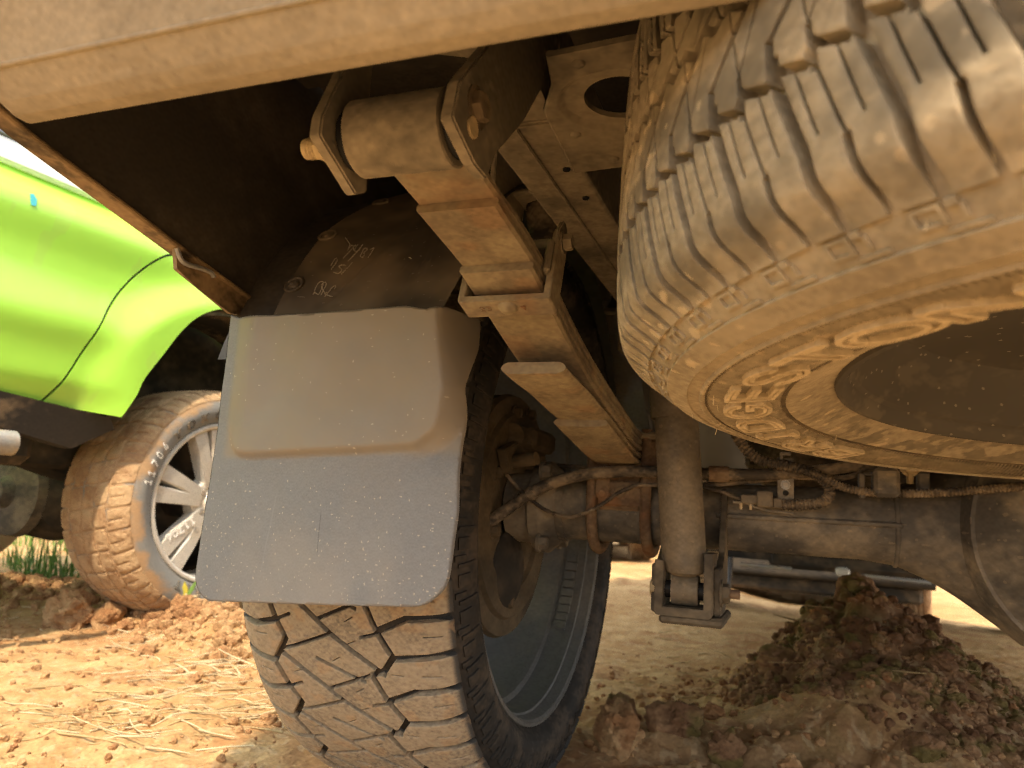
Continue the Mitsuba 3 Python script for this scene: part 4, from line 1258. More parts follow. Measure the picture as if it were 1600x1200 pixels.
for q in range(len(sr) - 1):
    for k in range(120):
        j = (k + 1) % 120
        Fr += [[q * 120 + k, q * 120 + j, (q + 1) * 120 + j], [q * 120 + k, (q + 1) * 120 + j, (q + 1) * 120 + k]]
obj('rim', trimesh.Trimesh(Vr, Fr, process=False), 'm_spare_rim', SW, smooth=30)
tag(SW, 'spare wheel with mud-dusted tread and raised lettering hung flat under the truck', 'spare wheel')

# ------------------------------------------------------------------ green pickup parked to the left
GC = 'green_truck'
gphi = -.113
gn = np.array([math.cos(gphi), math.sin(gphi), 0])        # outwards from its side
gt = np.array([-gn[1], gn[0], 0])                         # along its side, away from the viewer
gw0 = np.array([-1.158, .709, 0])                         # below its near wheel's centre
SIDE = .12


def gplace(v):
    """(along, out, up) -> world; out is measured from the body side"""
    v = np.asarray(v, float)
    return gw0 + v[..., :1] * gt + (v[..., 1:2] + SIDE) * gn + v[..., 2:] * np.array([0, 0, 1.])


def gmesh(m):
    t = trimesh.Trimesh(gplace(m.vertices), m.faces, process=False)
    if t.is_watertight and t.volume < 0: t.invert()
    return t


gb = GC + '__body'
rarch = [(-.338, .586), (-.325, .625), (-.285, .690), (-.24, .762), (-.195, .812), (-.14, .846), (-.085, .861), (-.01, .866), (.08, .850), (.16, .80), (.22, .73), (.27, .65), (.30, .56)]
rarch = [tuple(q) for q in catmull(rarch, 5)]
gs = sg.Polygon([(-2.4, .56), (-.70, .556), (-.366, .526)] + rarch + [(.95, .56), (.95, 1.045), (-2.4, 1.055)]).buffer(0)


def side_off(s, z):
    """how far the skin stands out: crease, hollow above it, shoulder, flared arch"""
    o = .014 * np.exp(-((z - .715) / .045) ** 2) - .016 * smst(.74, .84, z) + .012 * smst(.86, .95, z) - .075 * smst(.94, 1.055, z) ** 1.4 - .03 * smst(.60, .52, z)
    d = np.hypot(s + .02, (z - .455)) - .41
    o = o * (1 - np.exp(-(np.maximum(d, 0) / .075) ** 2) * smst(-.46, -.34, s))
    o = o + .034 * np.exp(-(np.maximum(d, 0) / .055) ** 2) * smst(-.5, -.33, s) * (z > .5)
    return o


def skin(poly, edge=.012, th=.006, key='side_panel', mat='m_green', back=0.):
    v, f = sheet(poly, edge, th)
    v = np.stack([v[:, 0], side_off(v[:, 0], v[:, 1]) + v[:, 2] - th - back, v[:, 1]], 1)
    m = trimesh.Trimesh(v, f, process=True)
    return obj(key, gmesh(m), mat, gb, smooth=40)


seam = catmull([(-.555, .50), (-.53, .53), (-.485, .62), (-.450, .71), (-.405, .80), (-.35, .885), (-.30, .94), (-.255, .965), (-.18, .972)], 6)
cut = sg.LineString([tuple(p) for p in seam] + [(-.15, 1.10)]).buffer(.0032)
near_ = gs.intersection(sg.box(-1.05, 0, .55, 2))
pan = near_.difference(cut)
for g in sorted(getattr(pan, 'geoms', [pan]), key=lambda q: q.centroid.x):
    skin(g, key='door' if g.centroid.x < -.35 else 'rear_wing')
skin(gs.intersection(sg.box(-2.4, 0, -1.053, 2)), .08, key='front_door')
skin(gs.intersection(sg.box(.553, 0, 2, 2)), .08, key='tail_panel')
skin(sg.LineString([tuple(p) for p in seam]).buffer(.011), edge=.006, th=.003, key='door_gap', mat='m_gap', back=.008)
sill = sg.Polygon([(-2.4, .555), (-.70, .5545), (-.366, .5245), (-.345, .50), (-.43, .445), (-.62, .478), (-2.4, .485)])
m = prism(sill, 'x', -.055, -.012)
v = m.vertices.copy(); v[:, 0] -= .03 * smst(.53, .45, v[:, 2])
obj('sill', gmesh(trimesh.Trimesh(np.stack([v[:, 1], v[:, 0], v[:, 2]], 1), m.faces[:, ::-1])), 'm_sill', gb)
obj('side_window', gmesh(box(-1.30, .95, -.085, -.058, 1.10, 1.42, .004)), 'm_glass', gb)
obj('roof', gmesh(box(-1.30, .9, -1.35, -.095, 1.40, 1.50, .05)), 'm_green', gb)
obj('bonnet', gmesh(box(-2.4, -1.25, -1.42, -.06, .95, 1.06, .05)), 'm_green', gb)
obj('window_glare_strip', gmesh(box(-1.28, .95, -.095, -.062, 1.045, 1.105, .008)), 'm_white', gb)  # white strip stands in for bright sky reflected in the window glass
obj('far_side', gmesh(box(-2.4, .95, -1.50, -1.46, .50, 1.42, .02)), 'm_green', gb)
obj('underbody', gmesh(box(-1.9, -.48, -1.42, -.09, .40, .52, .02)), 'm_darkunder', gb)
obj('floor_tail', gmesh(box(.46, .95, -1.42, -.09, .48, .60, .02)), 'm_darkunder', gb)
lw_ = revolve([(.405, -.26), (.405, -.022)], 'y', (0, 0, 0), 40, a0=-1.42, a1=1.42)
q = lw_.vertices
obj('wheel_house', gmesh(trimesh.Trimesh(np.stack([q[:, 0], q[:, 1], .452 + q[:, 2]], 1), lw_.faces)), 'm_sill', gb, smooth=True)
obj('wheel_house_wall', gmesh(box(-.48, .46, -.30, -.27, .40, .95, .01)), 'm_darkunder', gb)
obj('wheel_house_rim', gmesh(tube([(s * 1.0 + .004, -.018, z + .002) for s, z in rarch[1:]], .007, 10)), 'm_sill', gb)
obj('teal_sticker', gmesh(trimesh.Trimesh(*(lambda e: (np.stack([e.vertices[:, 0] - .622, side_off(e.vertices[:, 0] * 0 - .622, e.vertices[:, 1] + .966) + .0025 + e.vertices[:, 2], e.vertices[:, 1] + .966], 1), e.faces))(trimesh.creation.extrude_polygon(sg.Polygon([(-.006, -.015), (.005, -.013), (.007, .004), (.003, .016), (-.006, .012)]), .0006, engine='earcut')))), 'm_teal', gb)
obj('side_step', gmesh(tube([(-1.8, -.01, .40), (-1.0, .03, .435), (-.605, .035, .440)], .0255, 18, curved=False)), 'm_steel', gb, smooth=40)
gw = GC + '__wheel'
gprof = Profile([(.3085, 0), (.308, .04), (.306, .07), (.300, .09), (.290, .104), (.275, .113), (.258, .117), (.242, .113), (.228, .105), (.219, .098), (.216, .09)])


def gwheel_place(c):
    # offset +x outwards; angle from the top, turning towards +along
    return lambda a, r, x: gplace(np.stack([c[0] + r * np.sin(a), np.where(x < .06, .06 + (x - .06) * 1.22, x) - SIDE + c[1], c[2] + r * np.cos(a)], -1))


gp0 = gwheel_place((0, 0, .337))
gprof_n = 34
gprof.R = .309
gP = 2 * PI * gprof.R / gprof_n
GG = [([(0, .058), (.012, .12)], .006), ([(gP * .5, .06), (gP * .5 + .008, .10)], .0025), ([(0, .055), (gP / 2, .060), (gP, .055)], .006), ([(0, .022), (gP * .4, .016), (gP, .022)], .0055), ([(0, .0), (.013, .060)], .004),
      ([(0, -.058), (-.012, -.12)], .006), ([(0, -.055), (gP / 2, -.060), (gP, -.055)], .006), ([(0, -.022), (gP * .6, -.016), (gP, -.022)], .0055), ([(0, 0), (-.013, -.06)], .004)]
gbl = cut_pattern(-.118, .118, gP, GG)
gm_ = [block_mesh(g, gprof, .0035, gp0, edge=.012, worn=.0022, bevel=.003, seed=90 + i) for i, g in enumerate(gbl)]
obj('tyre', carcass(gprof, gp0, 180, 48), 'm_muddywall', gw, smooth=True)
gm_all = []
cen = gplace(np.array([[0, -SIDE, .337]]))[0]
for k in range(gprof_n):
    tw = T().translate(cen.tolist()).rotate(gn.tolist(), -k * 360. / gprof_n).translate((-cen).tolist())
    for i, mm in enumerate(gm_):
        put('tread_block', ply(mm, 'm_mudtyre', smooth=45) if k == 0 else GPL[i], gw, tw) if k else None
    if k == 0:
        GPL = [ply(mm, 'm_mudtyre', smooth=45) for mm in gm_]
        for sh_ in GPL: put('tread_block', sh_, gw, tw)
grim = [(.216, .090), (.2185, .098), (.2165, .103), (.211, .1035), (.205, .099), (.202, .090), (.198, .07), (.195, .0), (.19, -.06), (.05, -.06), (0, -.06)]
thn = np.arange(90) * 2 * PI / 90
Vr = np.vstack([gp0(thn, np.full(90, r), np.full(90, x)) for r, x in grim])
Fr = []
for q in range(len(grim) - 1):
    for k in range(90):
        j = (k + 1) % 90
        Fr += [[q * 90 + k, q * 90 + j, (q + 1) * 90 + j], [q * 90 + k, (q + 1) * 90 + j, (q + 1) * 90 + k]]
obj('rim', trimesh.Trimesh(Vr[:90 * 8], [f for f in Fr if max(f) < 720], process=False), 'm_silver', gw, smooth=30)
Fb = [[x - 630 for x in f] for f in Fr if min(f) >= 630]
obj('brake_drum', trimesh.Trimesh(Vr[630:], Fb, process=False), 'm_darkunder', gw, smooth=30)


def on_wheel(m):
    """mesh with (x across, y up the spoke, z outwards) about the wheel centre -> world"""
    v = m.vertices
    return gmesh(trimesh.Trimesh(np.stack([v[:, 0], v[:, 2] - SIDE, .337 + v[:, 1]], 1), m.faces, process=False))


def rot2(m, a):
    c, s = math.cos(a), math.sin(a)
    v = m.vertices
    return trimesh.Trimesh(np.stack([v[:, 0] * c - v[:, 1] * s, v[:, 0] * s + v[:, 1] * c, v[:, 2]], 1), m.faces, process=False)


for k in range(6):
    a = k * PI / 3 + .30
    for sgn in (-1, 1):
        m = hull([(sgn * .008 + dx, .045, z) for dx in (-.015, .015) for z in (.045, .078)] + [(sgn * .030 + dx, .204, z) for dx in (-.0215, .0215) for z in (.060, .094)] + [(sgn * .022 + dx, .13, .092) for dx in (-.015, .015)])
        obj('spoke', on_wheel(rot2(m, a)), 'm_silver', gw)
hubm = revolve([(0, .086), (.028, .086), (.034, .080), (.036, .074), (.062, .074), (.070, .068), (.074, .040), (0, .040)], 'z', (0, 0, 0), 36)
obj('hub', on_wheel(hubm), 'm_silver', gw, smooth=30)
obj('hub_cap', on_wheel(solidrev([(0, .089), (.024, .0885), (.029, .084), (.029, .078)], 'z', (0, 0, 0), 30)), 'm_mudtyre', gw, smooth=30)
for k in range(6):
    a = k * PI / 3
    obj('wheel_nut', on_wheel(hexbolt((.05 * math.sin(a), .05 * math.cos(a), .070), 'z', .0085, .012)), 'm_steel', gw)


def gframe(a, r, h):
    vs_ = np.linspace(.095, gprof.smax, 700)
    v = np.interp(-np.asarray(r), -gprof.at(vs_)[0][:, 0], vs_)
    return wrap(gprof, np.asarray(a) * gprof.R, v, h, gp0)


# angle from the top turning away from the viewer; letter tops outwards; seen from outside the letters run clockwise
for i, ch in enumerate('YOKOHAMA'):
    obj('raised_letter', on_wall(ch, math.radians(-46 + 11.2 * i), .2435, .021, gframe, .0020, outline=.0026, squash=1.25), 'm_tyre_mark', gw, smooth=False)
for i, ch in enumerate('A/T'):
    obj('raised_letter', on_wall(ch, math.radians(-168 + 8.5 * i), .2435, .021, gframe, .0020, outline=.0026, squash=1.15), 'm_tyre_mark', gw, smooth=False)
pr('m_tyre_mark', dusty((.10, .10, .095), (.30, .24, .17), .4, .7, 40), .8)
for i, ch in enumerate('11704'):
    obj('paint_mark', on_wall(ch, math.radians(-80 + 5.6 * i + rng.uniform(-.5, .5)), .2485 + rng.uniform(-.001, .002), .024, gframe, .0009, squash=.72), 'm_paintmark', gw, smooth=False)
labels[gw + '__paint_mark'] = {'label': 'white painted numbers on the tyre wall'}
tm = meshkit.text_mesh('11704', .022, .0012, True)
v = tm.vertices - [(tm.vertices[:, 0].max()) / 2, .011, 0]
tm = trimesh.Trimesh(np.stack([v[:, 1] * 0 + v[:, 1], v[:, 0] + .135, v[:, 2] + .0945], 1) * [1, 1, 1], tm.faces)
v = tm.vertices.copy(); v[:, 0] = -v[:, 0]
tm = trimesh.Trimesh(v, tm.faces[:, ::-1])
obj('spoke_number', on_wheel(rot2(tm, 2 * PI - 4.15 + 2 * PI * 0)), 'm_paintmark', gw, smooth=False)
ga = GC + '__rear_axle'
axm = solidrev([(0, -1.45), (.04, -1.45), (.04, -.94), (.07, -.90), (.14, -.80), (.145, -.72), (.12, -.64), (.05, -.58), (.04, -.52), (.04, -.05), (0, -.05)], 'y', (0, 0, 0), 36)
obj('axle_housing', gmesh(trimesh.Trimesh(axm.vertices + [0, 0, .33], axm.faces)), 'm_darkunder', ga, smooth=30)
obj('differential_cover', gmesh(trimesh.Trimesh(*(lambda t: (t.vertices[:, [2, 1, 0]] * [1, 1, 1] + [-.10, -.76, .33], t.faces))(solidrev([(0, -.075), (.03, -.075), (.05, -.05), (.095, -.045), (.13, -.03), (.135, 0), (0, 0)], 'z', (0, 0, 0), 36)))), 'm_axle', ga, smooth=30)
obj('spring', gmesh(tube([(-.62, -.32, .50), (-.3, -.32, .40), (0, -.32, .36), (.4, -.32, .46)], .022, 8)), 'm_darkunder', GC)
obj('exhaust', gmesh(cat(tube([(-1.6, -.9, .36), (-.95, -.8, .34), (-.62, -.72, .33)], .03, 14), revolve([(0, -1.0), (.05, -1.0), (.078, -.96), (.078, -.62), (.05, -.58), (0, -.58)], 'x', (0, -.62, .335), 30))), 'm_darkunder', GC, smooth=35)
for nm, c0 in (('wheel', (-2.0 - .45, 0)),):
    g2 = numbered(gw)
    sh_ = gplace(np.array([[c0[0], -SIDE, .337]]))[0] - cen
    for part, mesh_, mat in (('tyre', cat(carcass(gprof, gp0, 90, 30), *[trimesh.Trimesh(x.vertices, x.faces) for x in []]), 'm_muddywall'), ('rim', trimesh.Trimesh(Vr, Fr, process=False), 'm_silver')):
        scene[g2 + '__' + part] = {**ply(mesh_, mat, smooth=True), 'to_world': T().translate(sh_.tolist())}
for c0 in ((0, -1.28),):
    g2 = numbered(gw)
    sh_ = gplace(np.array([[c0[0], -SIDE + c0[1], .337]]))[0] - cen
    scene[g2 + '__tyre'] = {**ply(carcass(gprof, gp0, 90, 30), 'm_muddywall', smooth=True), 'to_world': T().translate(sh_.tolist())}
tag(GC, 'lime green pickup truck with mud-caked tyre and silver six-spoke wheel', 'pickup truck')

# ------------------------------------------------------------------ ground
def ground_z(x, y, fine=True):
    x, y = np.asarray(x, float), np.asarray(y, float)
    z = np.zeros_like(x)
    p = np.stack([x, y, 0 * x], -1)
    z += .030 * (meshkit.fbm(p * 1.7, 3, 1) - .5)
    z -= .070 * np.clip(y - 2.2, 0, 5) * smst(-.6, .5, x)
    # low berm of crumbly soil in front of the green truck's wheel
    d = y - (.62 + .10 * np.sin(x * 3.1) - .08 * (x + 1.2))
    z += .050 * np.exp(-(d / .13) ** 2) * smst(-.62, -.85, x) * (.6 + .8 * meshkit.fbm(p * 5, 2, 3))
    # mound of dug earth under the middle of the truck
    rm = np.hypot((x - .565) / np.where(x < .565, .30, .36), (y - .72) / .42)
    z += .205 * np.exp(-(rm / .66) ** 2.4) * (.85 + .3 * meshkit.fbm(p * 4, 2, 6))
    z += .050 * np.exp(-(np.hypot((x - .52) / .16, (y - .36) / .10)) ** 2)
    # ruffled strip between the tyre and the mound
    z += .030 * np.exp(-((y - .30 - .3 * (x - .2)) / .12) ** 2) * smst(.12, .2, x)
    # wheel track
    z -= .030 * np.exp(-((x + .0) / .16) ** 4) * smst(-.25, -.5, y) * 0
    z = z * (1 - .8 * np.exp(-(np.hypot(x / .25, y / .3)) ** 2)) + .004
    if fine:
        rough = .55 + .45 * smst(.42, .62, meshkit.fbm(p * 2.6 + 4, 3, 8))
        rough = np.maximum(rough, np.exp(-(rm / .8) ** 2) * 1.6)
        rough = np.maximum(rough, 1.2 * np.exp(-(d / .16) ** 2) * smst(-.62, -.85, x))
        fz = np.exp(-(rm / .85) ** 4) + np.exp(-(np.hypot((x - .42) / .34, (y - .22) / .12)) ** 4)
        z += np.minimum(fz, 1) * (.045 * (meshkit.fbm(p * 11, 3, 21) - .5) + .030 * (meshkit.noise(p * 26, 22) - .5) + .018 * np.maximum(0, meshkit.noise(p * 48, 23) - .4) + .012 * np.maximum(0, meshkit.noise(p * 95, 24) - .45))
        z += rough * (.026 * (meshkit.fbm(p * 14, 4, 11) - .5) + .012 * np.maximum(0, meshkit.noise(p * 34, 12) - .45) + .010 * np.maximum(0, meshkit.noise(p * 70, 13) - .5))
    return z


# one sheet: fine squares near by, growing outwards to the horizon
def spaced(lo, hi, fine0, fine1, st, grow=1.16):
    out = list(np.arange(fine0, fine1 + st / 2, st))
    d = st
    while out[-1] < hi:
        d *= grow; out.append(out[-1] + d)
    d = st
    while out[0] > lo:
        d *= grow; out.insert(0, out[0] - d)
    return np.array(out)


gx, gy = spaced(-260, 260, -1.75, 1.35, .0065), spaced(-260, 260, -.35, 1.75, .0065)
X_, Y_ = np.meshgrid(gx, gy, indexing='ij')
Zg = ground_z(X_, Y_)
n_, m_ = X_.shape
i, k = np.meshgrid(np.arange(n_ - 1), np.arange(m_ - 1), indexing='ij')
a = (i * m_ + k).ravel()
gmz = trimesh.Trimesh(np.stack([X_.ravel(), Y_.ravel(), Zg.ravel()], 1), np.vstack([np.stack([a, a + m_, a + m_ + 1], 1), np.stack([a, a + m_ + 1, a + 1], 1)]), process=False)
scene['ground'] = ply(gmz, 'm_soil', smooth=True)
labels['ground'] = {'kind': 'structure', 'label': 'orange laterite soil, crumbly and strewn with straw'}




def gz(x, y):
    i = min(max(int(np.searchsorted(gx, x)) - 1, 0), len(gx) - 2)
    k = min(max(int(np.searchsorted(gy, y)) - 1, 0), len(gy) - 2)
    a, b = (x - gx[i]) / (gx[i + 1] - gx[i]), (y - gy[k]) / (gy[k + 1] - gy[k])
    return float((Zg[i, k] * (1 - a) + Zg[i + 1, k] * a) * (1 - b) + (Zg[i, k + 1] * (1 - a) + Zg[i + 1, k + 1] * a) * b)


# ------------------------------------------------------------------ clods
def clod(r, seed, sub=3, sharp=.5):
    s = trimesh.creation.icosphere(sub)
    v = s.vertices
    rr = np.random.default_rng(seed)
    q = v + rr.uniform(0, 50, 3)
    cells = meshkit.noise(q * 1.9, seed) * .9 + meshkit.noise(q * 4.2, seed + 1) * .38 + meshkit.noise(q * 9, seed + 2) * .16 + (meshkit.noise(q * 20, seed + 3) * .08)
    v = v * (.35 + .85 * cells)[:, None] * rr.uniform(.75, 1.25, 3)
    # a few broken flat faces
    for _ in range(5):
        d = rr.normal(size=3); d /= np.linalg.norm(d)
        t = v @ d
        lim = rr.uniform(.55, .8)
        v = v - np.maximum(t - lim, 0)[:, None] * d * sharp
    return trimesh.Trimesh(v * r, s.faces, process=False)


def set_clod(name, x, y, r, seed, label, group=None, mat='m_clod', dz=.35, sub=4, cat_='dirt clod'):
    key = numbered(name)
    m = clod(r, seed, sub)
    m.apply_translation([x, y, gz(x, y) + r * dz])
    scene[key] = ply(m, mat, smooth=50)
    tag(key, label, cat_, group)
    return key


set_clod('dirt_clod', -1.33, .50, .062, 1, 'largest pale orange clod at the left edge before the green truck', sub=5)
set_clod('dirt_clod', -1.24, .545, .040, 2, 'crumbly clod right of the largest one, before the green truck wheel')
set_clod('dirt_clod', -1.02, .56, .032, 3, 'round clod below the small yellow green seedling')
set_clod('dirt_clod', -.80, .66, .036, 4, 'pale clod beside the lower left corner of the mud flap')
set_clod('dirt_clod', .250, .260, .045, 5, 'upright reddish clod between the tyre and the earth mound', mat='m_mound')
set_clod('dirt_clod', .175, .20, .040, 6, 'flat tan clod just right of the rear tyre')
set_clod('dirt_clod', .150, .32, .034, 7, 'split reddish clod close behind the rear tyre', mat='m_mound')
set_clod('dirt_clod', .55, .82, .055, 8, 'dark crumbly lump on top of the earth mound', mat='m_mound', sub=5)
for x, y, r, sd, mat, text in (
        (-1.45, .56, .024, 21, 'm_clod', 'small round clod at the far left end of the low berm'),
        (-1.13, .60, .026, 22, 'm_clod', 'knobbly clod resting against the muddy tyre of the green truck'),
        (-.90, .60, .024, 23, 'm_clod', 'clod half way along the berm between the seedling and the mud flap'),
        (-.60, .16, .014, 24, 'm_clod', 'small clod in the straw on the open soil at left'),
        (-.50, -.04, .017, 25, 'm_clod', 'brown clod at the bottom left among straw'),
        (-.36, .06, .013, 26, 'm_clod', 'little clod close to the left foot of the rear tyre'),
        (.33, .21, .026, 27, 'm_mound', 'brown clod in the churned soil at the bottom, between tyre and mound'),
        (.42, .17, .022, 28, 'm_clod', 'tan clod at the bottom edge below the earth mound'),
        (.30, .36, .020, 29, 'm_clod', 'small tan clod at the left foot of the earth mound'),
        (.40, .62, .034, 30, 'm_mound', 'lump on the left flank of the earth mound below the shock absorber'),
        (.66, .52, .026, 31, 'm_mound', 'broad reddish lump in the middle of the earth mound'),
        (.68, .78, .022, 32, 'm_mound', 'reddish lump right of the mound top, under the differential'),
        (.60, .30, .026, 33, 'm_mound', 'lump at the lower front of the earth mound near the bottom edge')):
    set_clod('dirt_clod', x, y, r, sd, text, mat=mat)
# crumbs that nobody could count
cr = []
protos = [clod(1., 400 + i, 1) for i in range(8)]
for j in range(7900):
    if j >= 5200:
        a_, r_ = rng.uniform(0, 2 * PI), rng.uniform(0, 1) ** .5
        x, y = .62 + .31 * r_ * math.cos(a_), .66 + .36 * r_ * math.sin(a_)
        cr.append((x, y, .0022 + .011 * rng.uniform() ** 3.2, rng.integers(8)))
        continue
    if j % 3 == 0:
        x = rng.uniform(-1.8, -.25); y = rng.uniform(-.3, 1.0)
    elif j % 3 == 1:
        x = rng.normal(.6, .33); y = rng.normal(.58, .28)
    else:
        x = rng.uniform(-1.9, -.65); y = .60 + .10 * math.sin(x * 3.1) - .08 * (x + 1.2) + rng.normal(0, .075)
        cr.append((x, y, .002 + .017 * rng.uniform() ** 3.2, rng.integers(8)))
        continue
    cr.append((x, y, .0016 + .0075 * rng.uniform() ** 3, rng.integers(8)))
cr = np.array(cr)
zz = ground_z(cr[:, 0], cr[:, 1])
parts_ = []
for pi in range(8):
    sel = (cr[:, 3] == pi) & (np.arange(len(cr)) < 5200)
    pv, pf = protos[pi].vertices, protos[pi].faces
    c0 = np.stack([cr[sel, 0], cr[sel, 1], zz[sel] + cr[sel, 2] * .4], 1)
    V_ = (pv[None] * cr[sel, 2][:, None, None] + c0[:, None]).reshape(-1, 3)
    F_ = (pf[None] + (np.arange(sel.sum()) * len(pv))[:, None, None]).reshape(-1, 3)
    parts_.append(trimesh.Trimesh(V_, F_, process=False))
scene['soil_crumbs'] = ply(cat(*parts_), 'm_clod', smooth=False)
parts_ = []
for pi in range(8):
    sel = (cr[:, 3] == pi) & (np.arange(len(cr)) >= 5200)
    pv, pf = protos[pi].vertices, protos[pi].faces
    c0 = np.stack([cr[sel, 0], cr[sel, 1], zz[sel] + cr[sel, 2] * .35], 1)
    V_ = (pv[None] * cr[sel, 2][:, None, None] + c0[:, None]).reshape(-1, 3)
    F_ = (pf[None] + (np.arange(sel.sum()) * len(pv))[:, None, None]).reshape(-1, 3)
    parts_.append(trimesh.Trimesh(V_, F_, process=False))
scene['mound_crumbs'] = ply(cat(*parts_), 'm_mound', smooth=False)
tag('mound_crumbs', 'dark crumbly lumps covering the dug earth mound', 'soil', kind='stuff')
tag('soil_crumbs', 'loose crumbs of soil scattered over the ground', 'soil', kind='stuff')


# ------------------------------------------------------------------ straw, grass, seedlings
def stem(x, y, L, yaw_, lift, r, bend=.1, n=6):
    d = np.array([math.cos(yaw_), math.sin(yaw_), 0])
    s = np.array([-d[1], d[0], 0])
    pts = []
    z0 = gz(x, y)
    for t in np.linspace(0, 1, n):
        q = np.array([x, y, 0]) + d * L * t + s * bend * L * math.sin(t * 2.2)
        z = max(gz(q[0], q[1]) + r * .8, z0 + .002 + lift * L * t)
        pts.append([q[0], q[1], z])
    return tube(pts, lambda t: r * (1 - .45 * t), 5, step=3)


def straw_patch(key, spots, label, mat):
    ms = []
    for cx, cy2, n, sx, sy, ll in spots:
        for _ in range(int(n * 1.15)):
            ms.append(stem(rng.normal(cx, sx), rng.normal(cy2, sy), rng.uniform(.3, 1) * ll, rng.uniform(-.5, 1.3) + (PI if rng.uniform() < .3 else 0), max(0, rng.normal(.02, .10)), rng.uniform(.0008, .0021), rng.normal(0, .12)))
    scene[key] = ply(cat(*ms), mat, smooth=True)
    tag(key, label, 'straw', kind='stuff')


straw_patch('dry_straw', [(-.70, .30, 26, .06, .07, .10), (-.62, .20, 24, .09, .05, .12), (-.95, .40, 22, .15, .07, .09), (-.55, .02, 18, .07, .05, .10), (-.45, .10, 24, .10, .08, .10), (-1.2, .50, 18, .3, .08, .07), (-.85, .62, 20, .12, .06, .08), (-.5, -.1, 14, .06, .04, .12)],
            'pale dry straw lying on the soil left of the tyre', 'm_straw')
straw_patch('dull_straw', [(-.58, -.08, 26, .07, .06, .12), (-.5, .05, 24, .12, .08, .10), (.24, .30, 5, .05, .05, .10), (.5, .5, 20, .2, .16, .10), (.16, 1.2, 26, .10, .35, .07), (-.9, .25, 18, .2, .1, .08)],
            'dull broken straw in the soil', 'm_straw_dull')
scene['long_straw'] = ply(stem(.17, .235, .14, .2, .06, .0022, .1), 'm_straw_dull', smooth=True)
tag('long_straw', 'single long straw stalk lying on clods right of the rear tyre', 'straw')


def blades(n, cx, cy2, spread, h, seed, w=.0022, lean=.5):
    rr = np.random.default_rng(seed)
    V_, F_ = [], []
    for _ in range(n):
        x, y = cx + rr.normal(0, spread), cy2 + rr.normal(0, spread)
        z0 = gz(x, y) - .003
        a_ = rr.uniform(0, 2 * PI)
        out = np.array([math.cos(a_), math.sin(a_), 0]) * abs(rr.normal(0, lean))
        s = np.array([-math.sin(a_), math.cos(a_), 0])
        H_ = h * rr.uniform(.45, 1.1)
        b0 = len(V_)
        for q, t in enumerate(np.linspace(0, 1, 6)):
            c = np.array([x, y, z0]) + np.array([0, 0, 1.]) * H_ * (t - .28 * t * t * np.linalg.norm(out) * 1.6) + out * H_ * t ** 1.6
            ww = w * (1 - t ** 2) + .0001
            V_ += [c - s * ww, c + s * ww + out * .0]
        for q in range(5):
            e = b0 + 2 * q
            F_ += [[e, e + 1, e + 3], [e, e + 3, e + 2]]
    return trimesh.Trimesh(np.array(V_), F_, process=False)


def plant(name, mesh, mat, label, c_='grass'):
    key = numbered(name)
    scene[key] = ply(mesh, mat, smooth=True)
    tag(key, label, c_)


plant('grass_tuft', blades(100, -2.02, .98, .06, .24, 5, .0032, .8), 'm_leaf', 'green grass tuft left of the green truck wheel')
plant('grass_tuft', blades(50, -2.6, 1.35, .05, .15, 6, .0030, .9), 'm_leaf', 'grass tuft at the left edge under the green truck')
plant('sprig', cat(blades(4, .06, 2.25, .02, .07, 8, .006, .9)), 'm_leaf_yellow', 'yellow green leaf on the pale soil right of the tyre', 'plant')
# seedling with a yellow leaf in front of the muddy tyre
sx_, sy_ = -1.045, .60
z0 = gz(sx_, sy_)
obj('stem', tube([(sx_, sy_, z0 - .01), (sx_ + .001, sy_, z0 + .03), (sx_ - .003, sy_, z0 + .045)], .0028, 8), 'm_straw', 'seedling')
for nm, q, mat in (('leaf', [(-.003, .028), (-.012, .055), (-.009, .072), (.0, .055), (.0, .035)], 'm_leaf_yellow'), ('leaf', [(.001, .032), (.014, .055), (.020, .078), (.008, .060), (.0, .04)], 'm_leaf'), ('dry_leaf', [(.0, .030), (-.03, .046), (-.044, .052), (-.03, .040), (-.004, .026)], 'm_straw'), ('dry_leaf', [(.0, .028), (.016, .040), (.026, .041), (.016, .034)], 'm_straw')):
    m = prism(sg.Polygon([(sx_ + x, z0 + z) for x, z in q]).buffer(.0012), 'y', sy_ - .001, sy_ + .001)
    v = m.vertices.copy(); v[:, 1] += .35 * (v[:, 0] - sx_)
    obj(nm, trimesh.Trimesh(v, m.faces), mat, 'seedling')
tag('seedling', 'small seedling with one yellow and one green leaf before the muddy tyre', 'seedling')
scene['pale_shoot'] = ply(tube([(-.33, .20, gz(-.33, .20) - .004), (-.331, .20, gz(-.33, .20) + .014), (-.330, .201, gz(-.33, .20) + .030)], lambda t: .0045 * (1 - .85 * t), 8), 'm_straw', smooth=True)
tag('pale_shoot', 'pale pointed shoot standing in the soil just left of the rear tyre', 'shoot')
gr = []
for j in range(60):
    x, y = rng.uniform(-6, -2.3), rng.uniform(2.0, 4.5)
    gr.append(blades(26, x, y, .12, .16, 600 + j, .004))
scene['far_grass'] = ply(cat(*gr), 'm_leaf', smooth=True)
tag('far_grass', 'sunlit grass beyond the green truck', 'grass', kind='stuff')

# ------------------------------------------------------------------ vehicles beyond
gzp = lambda x, y: gz(x, y) - .01


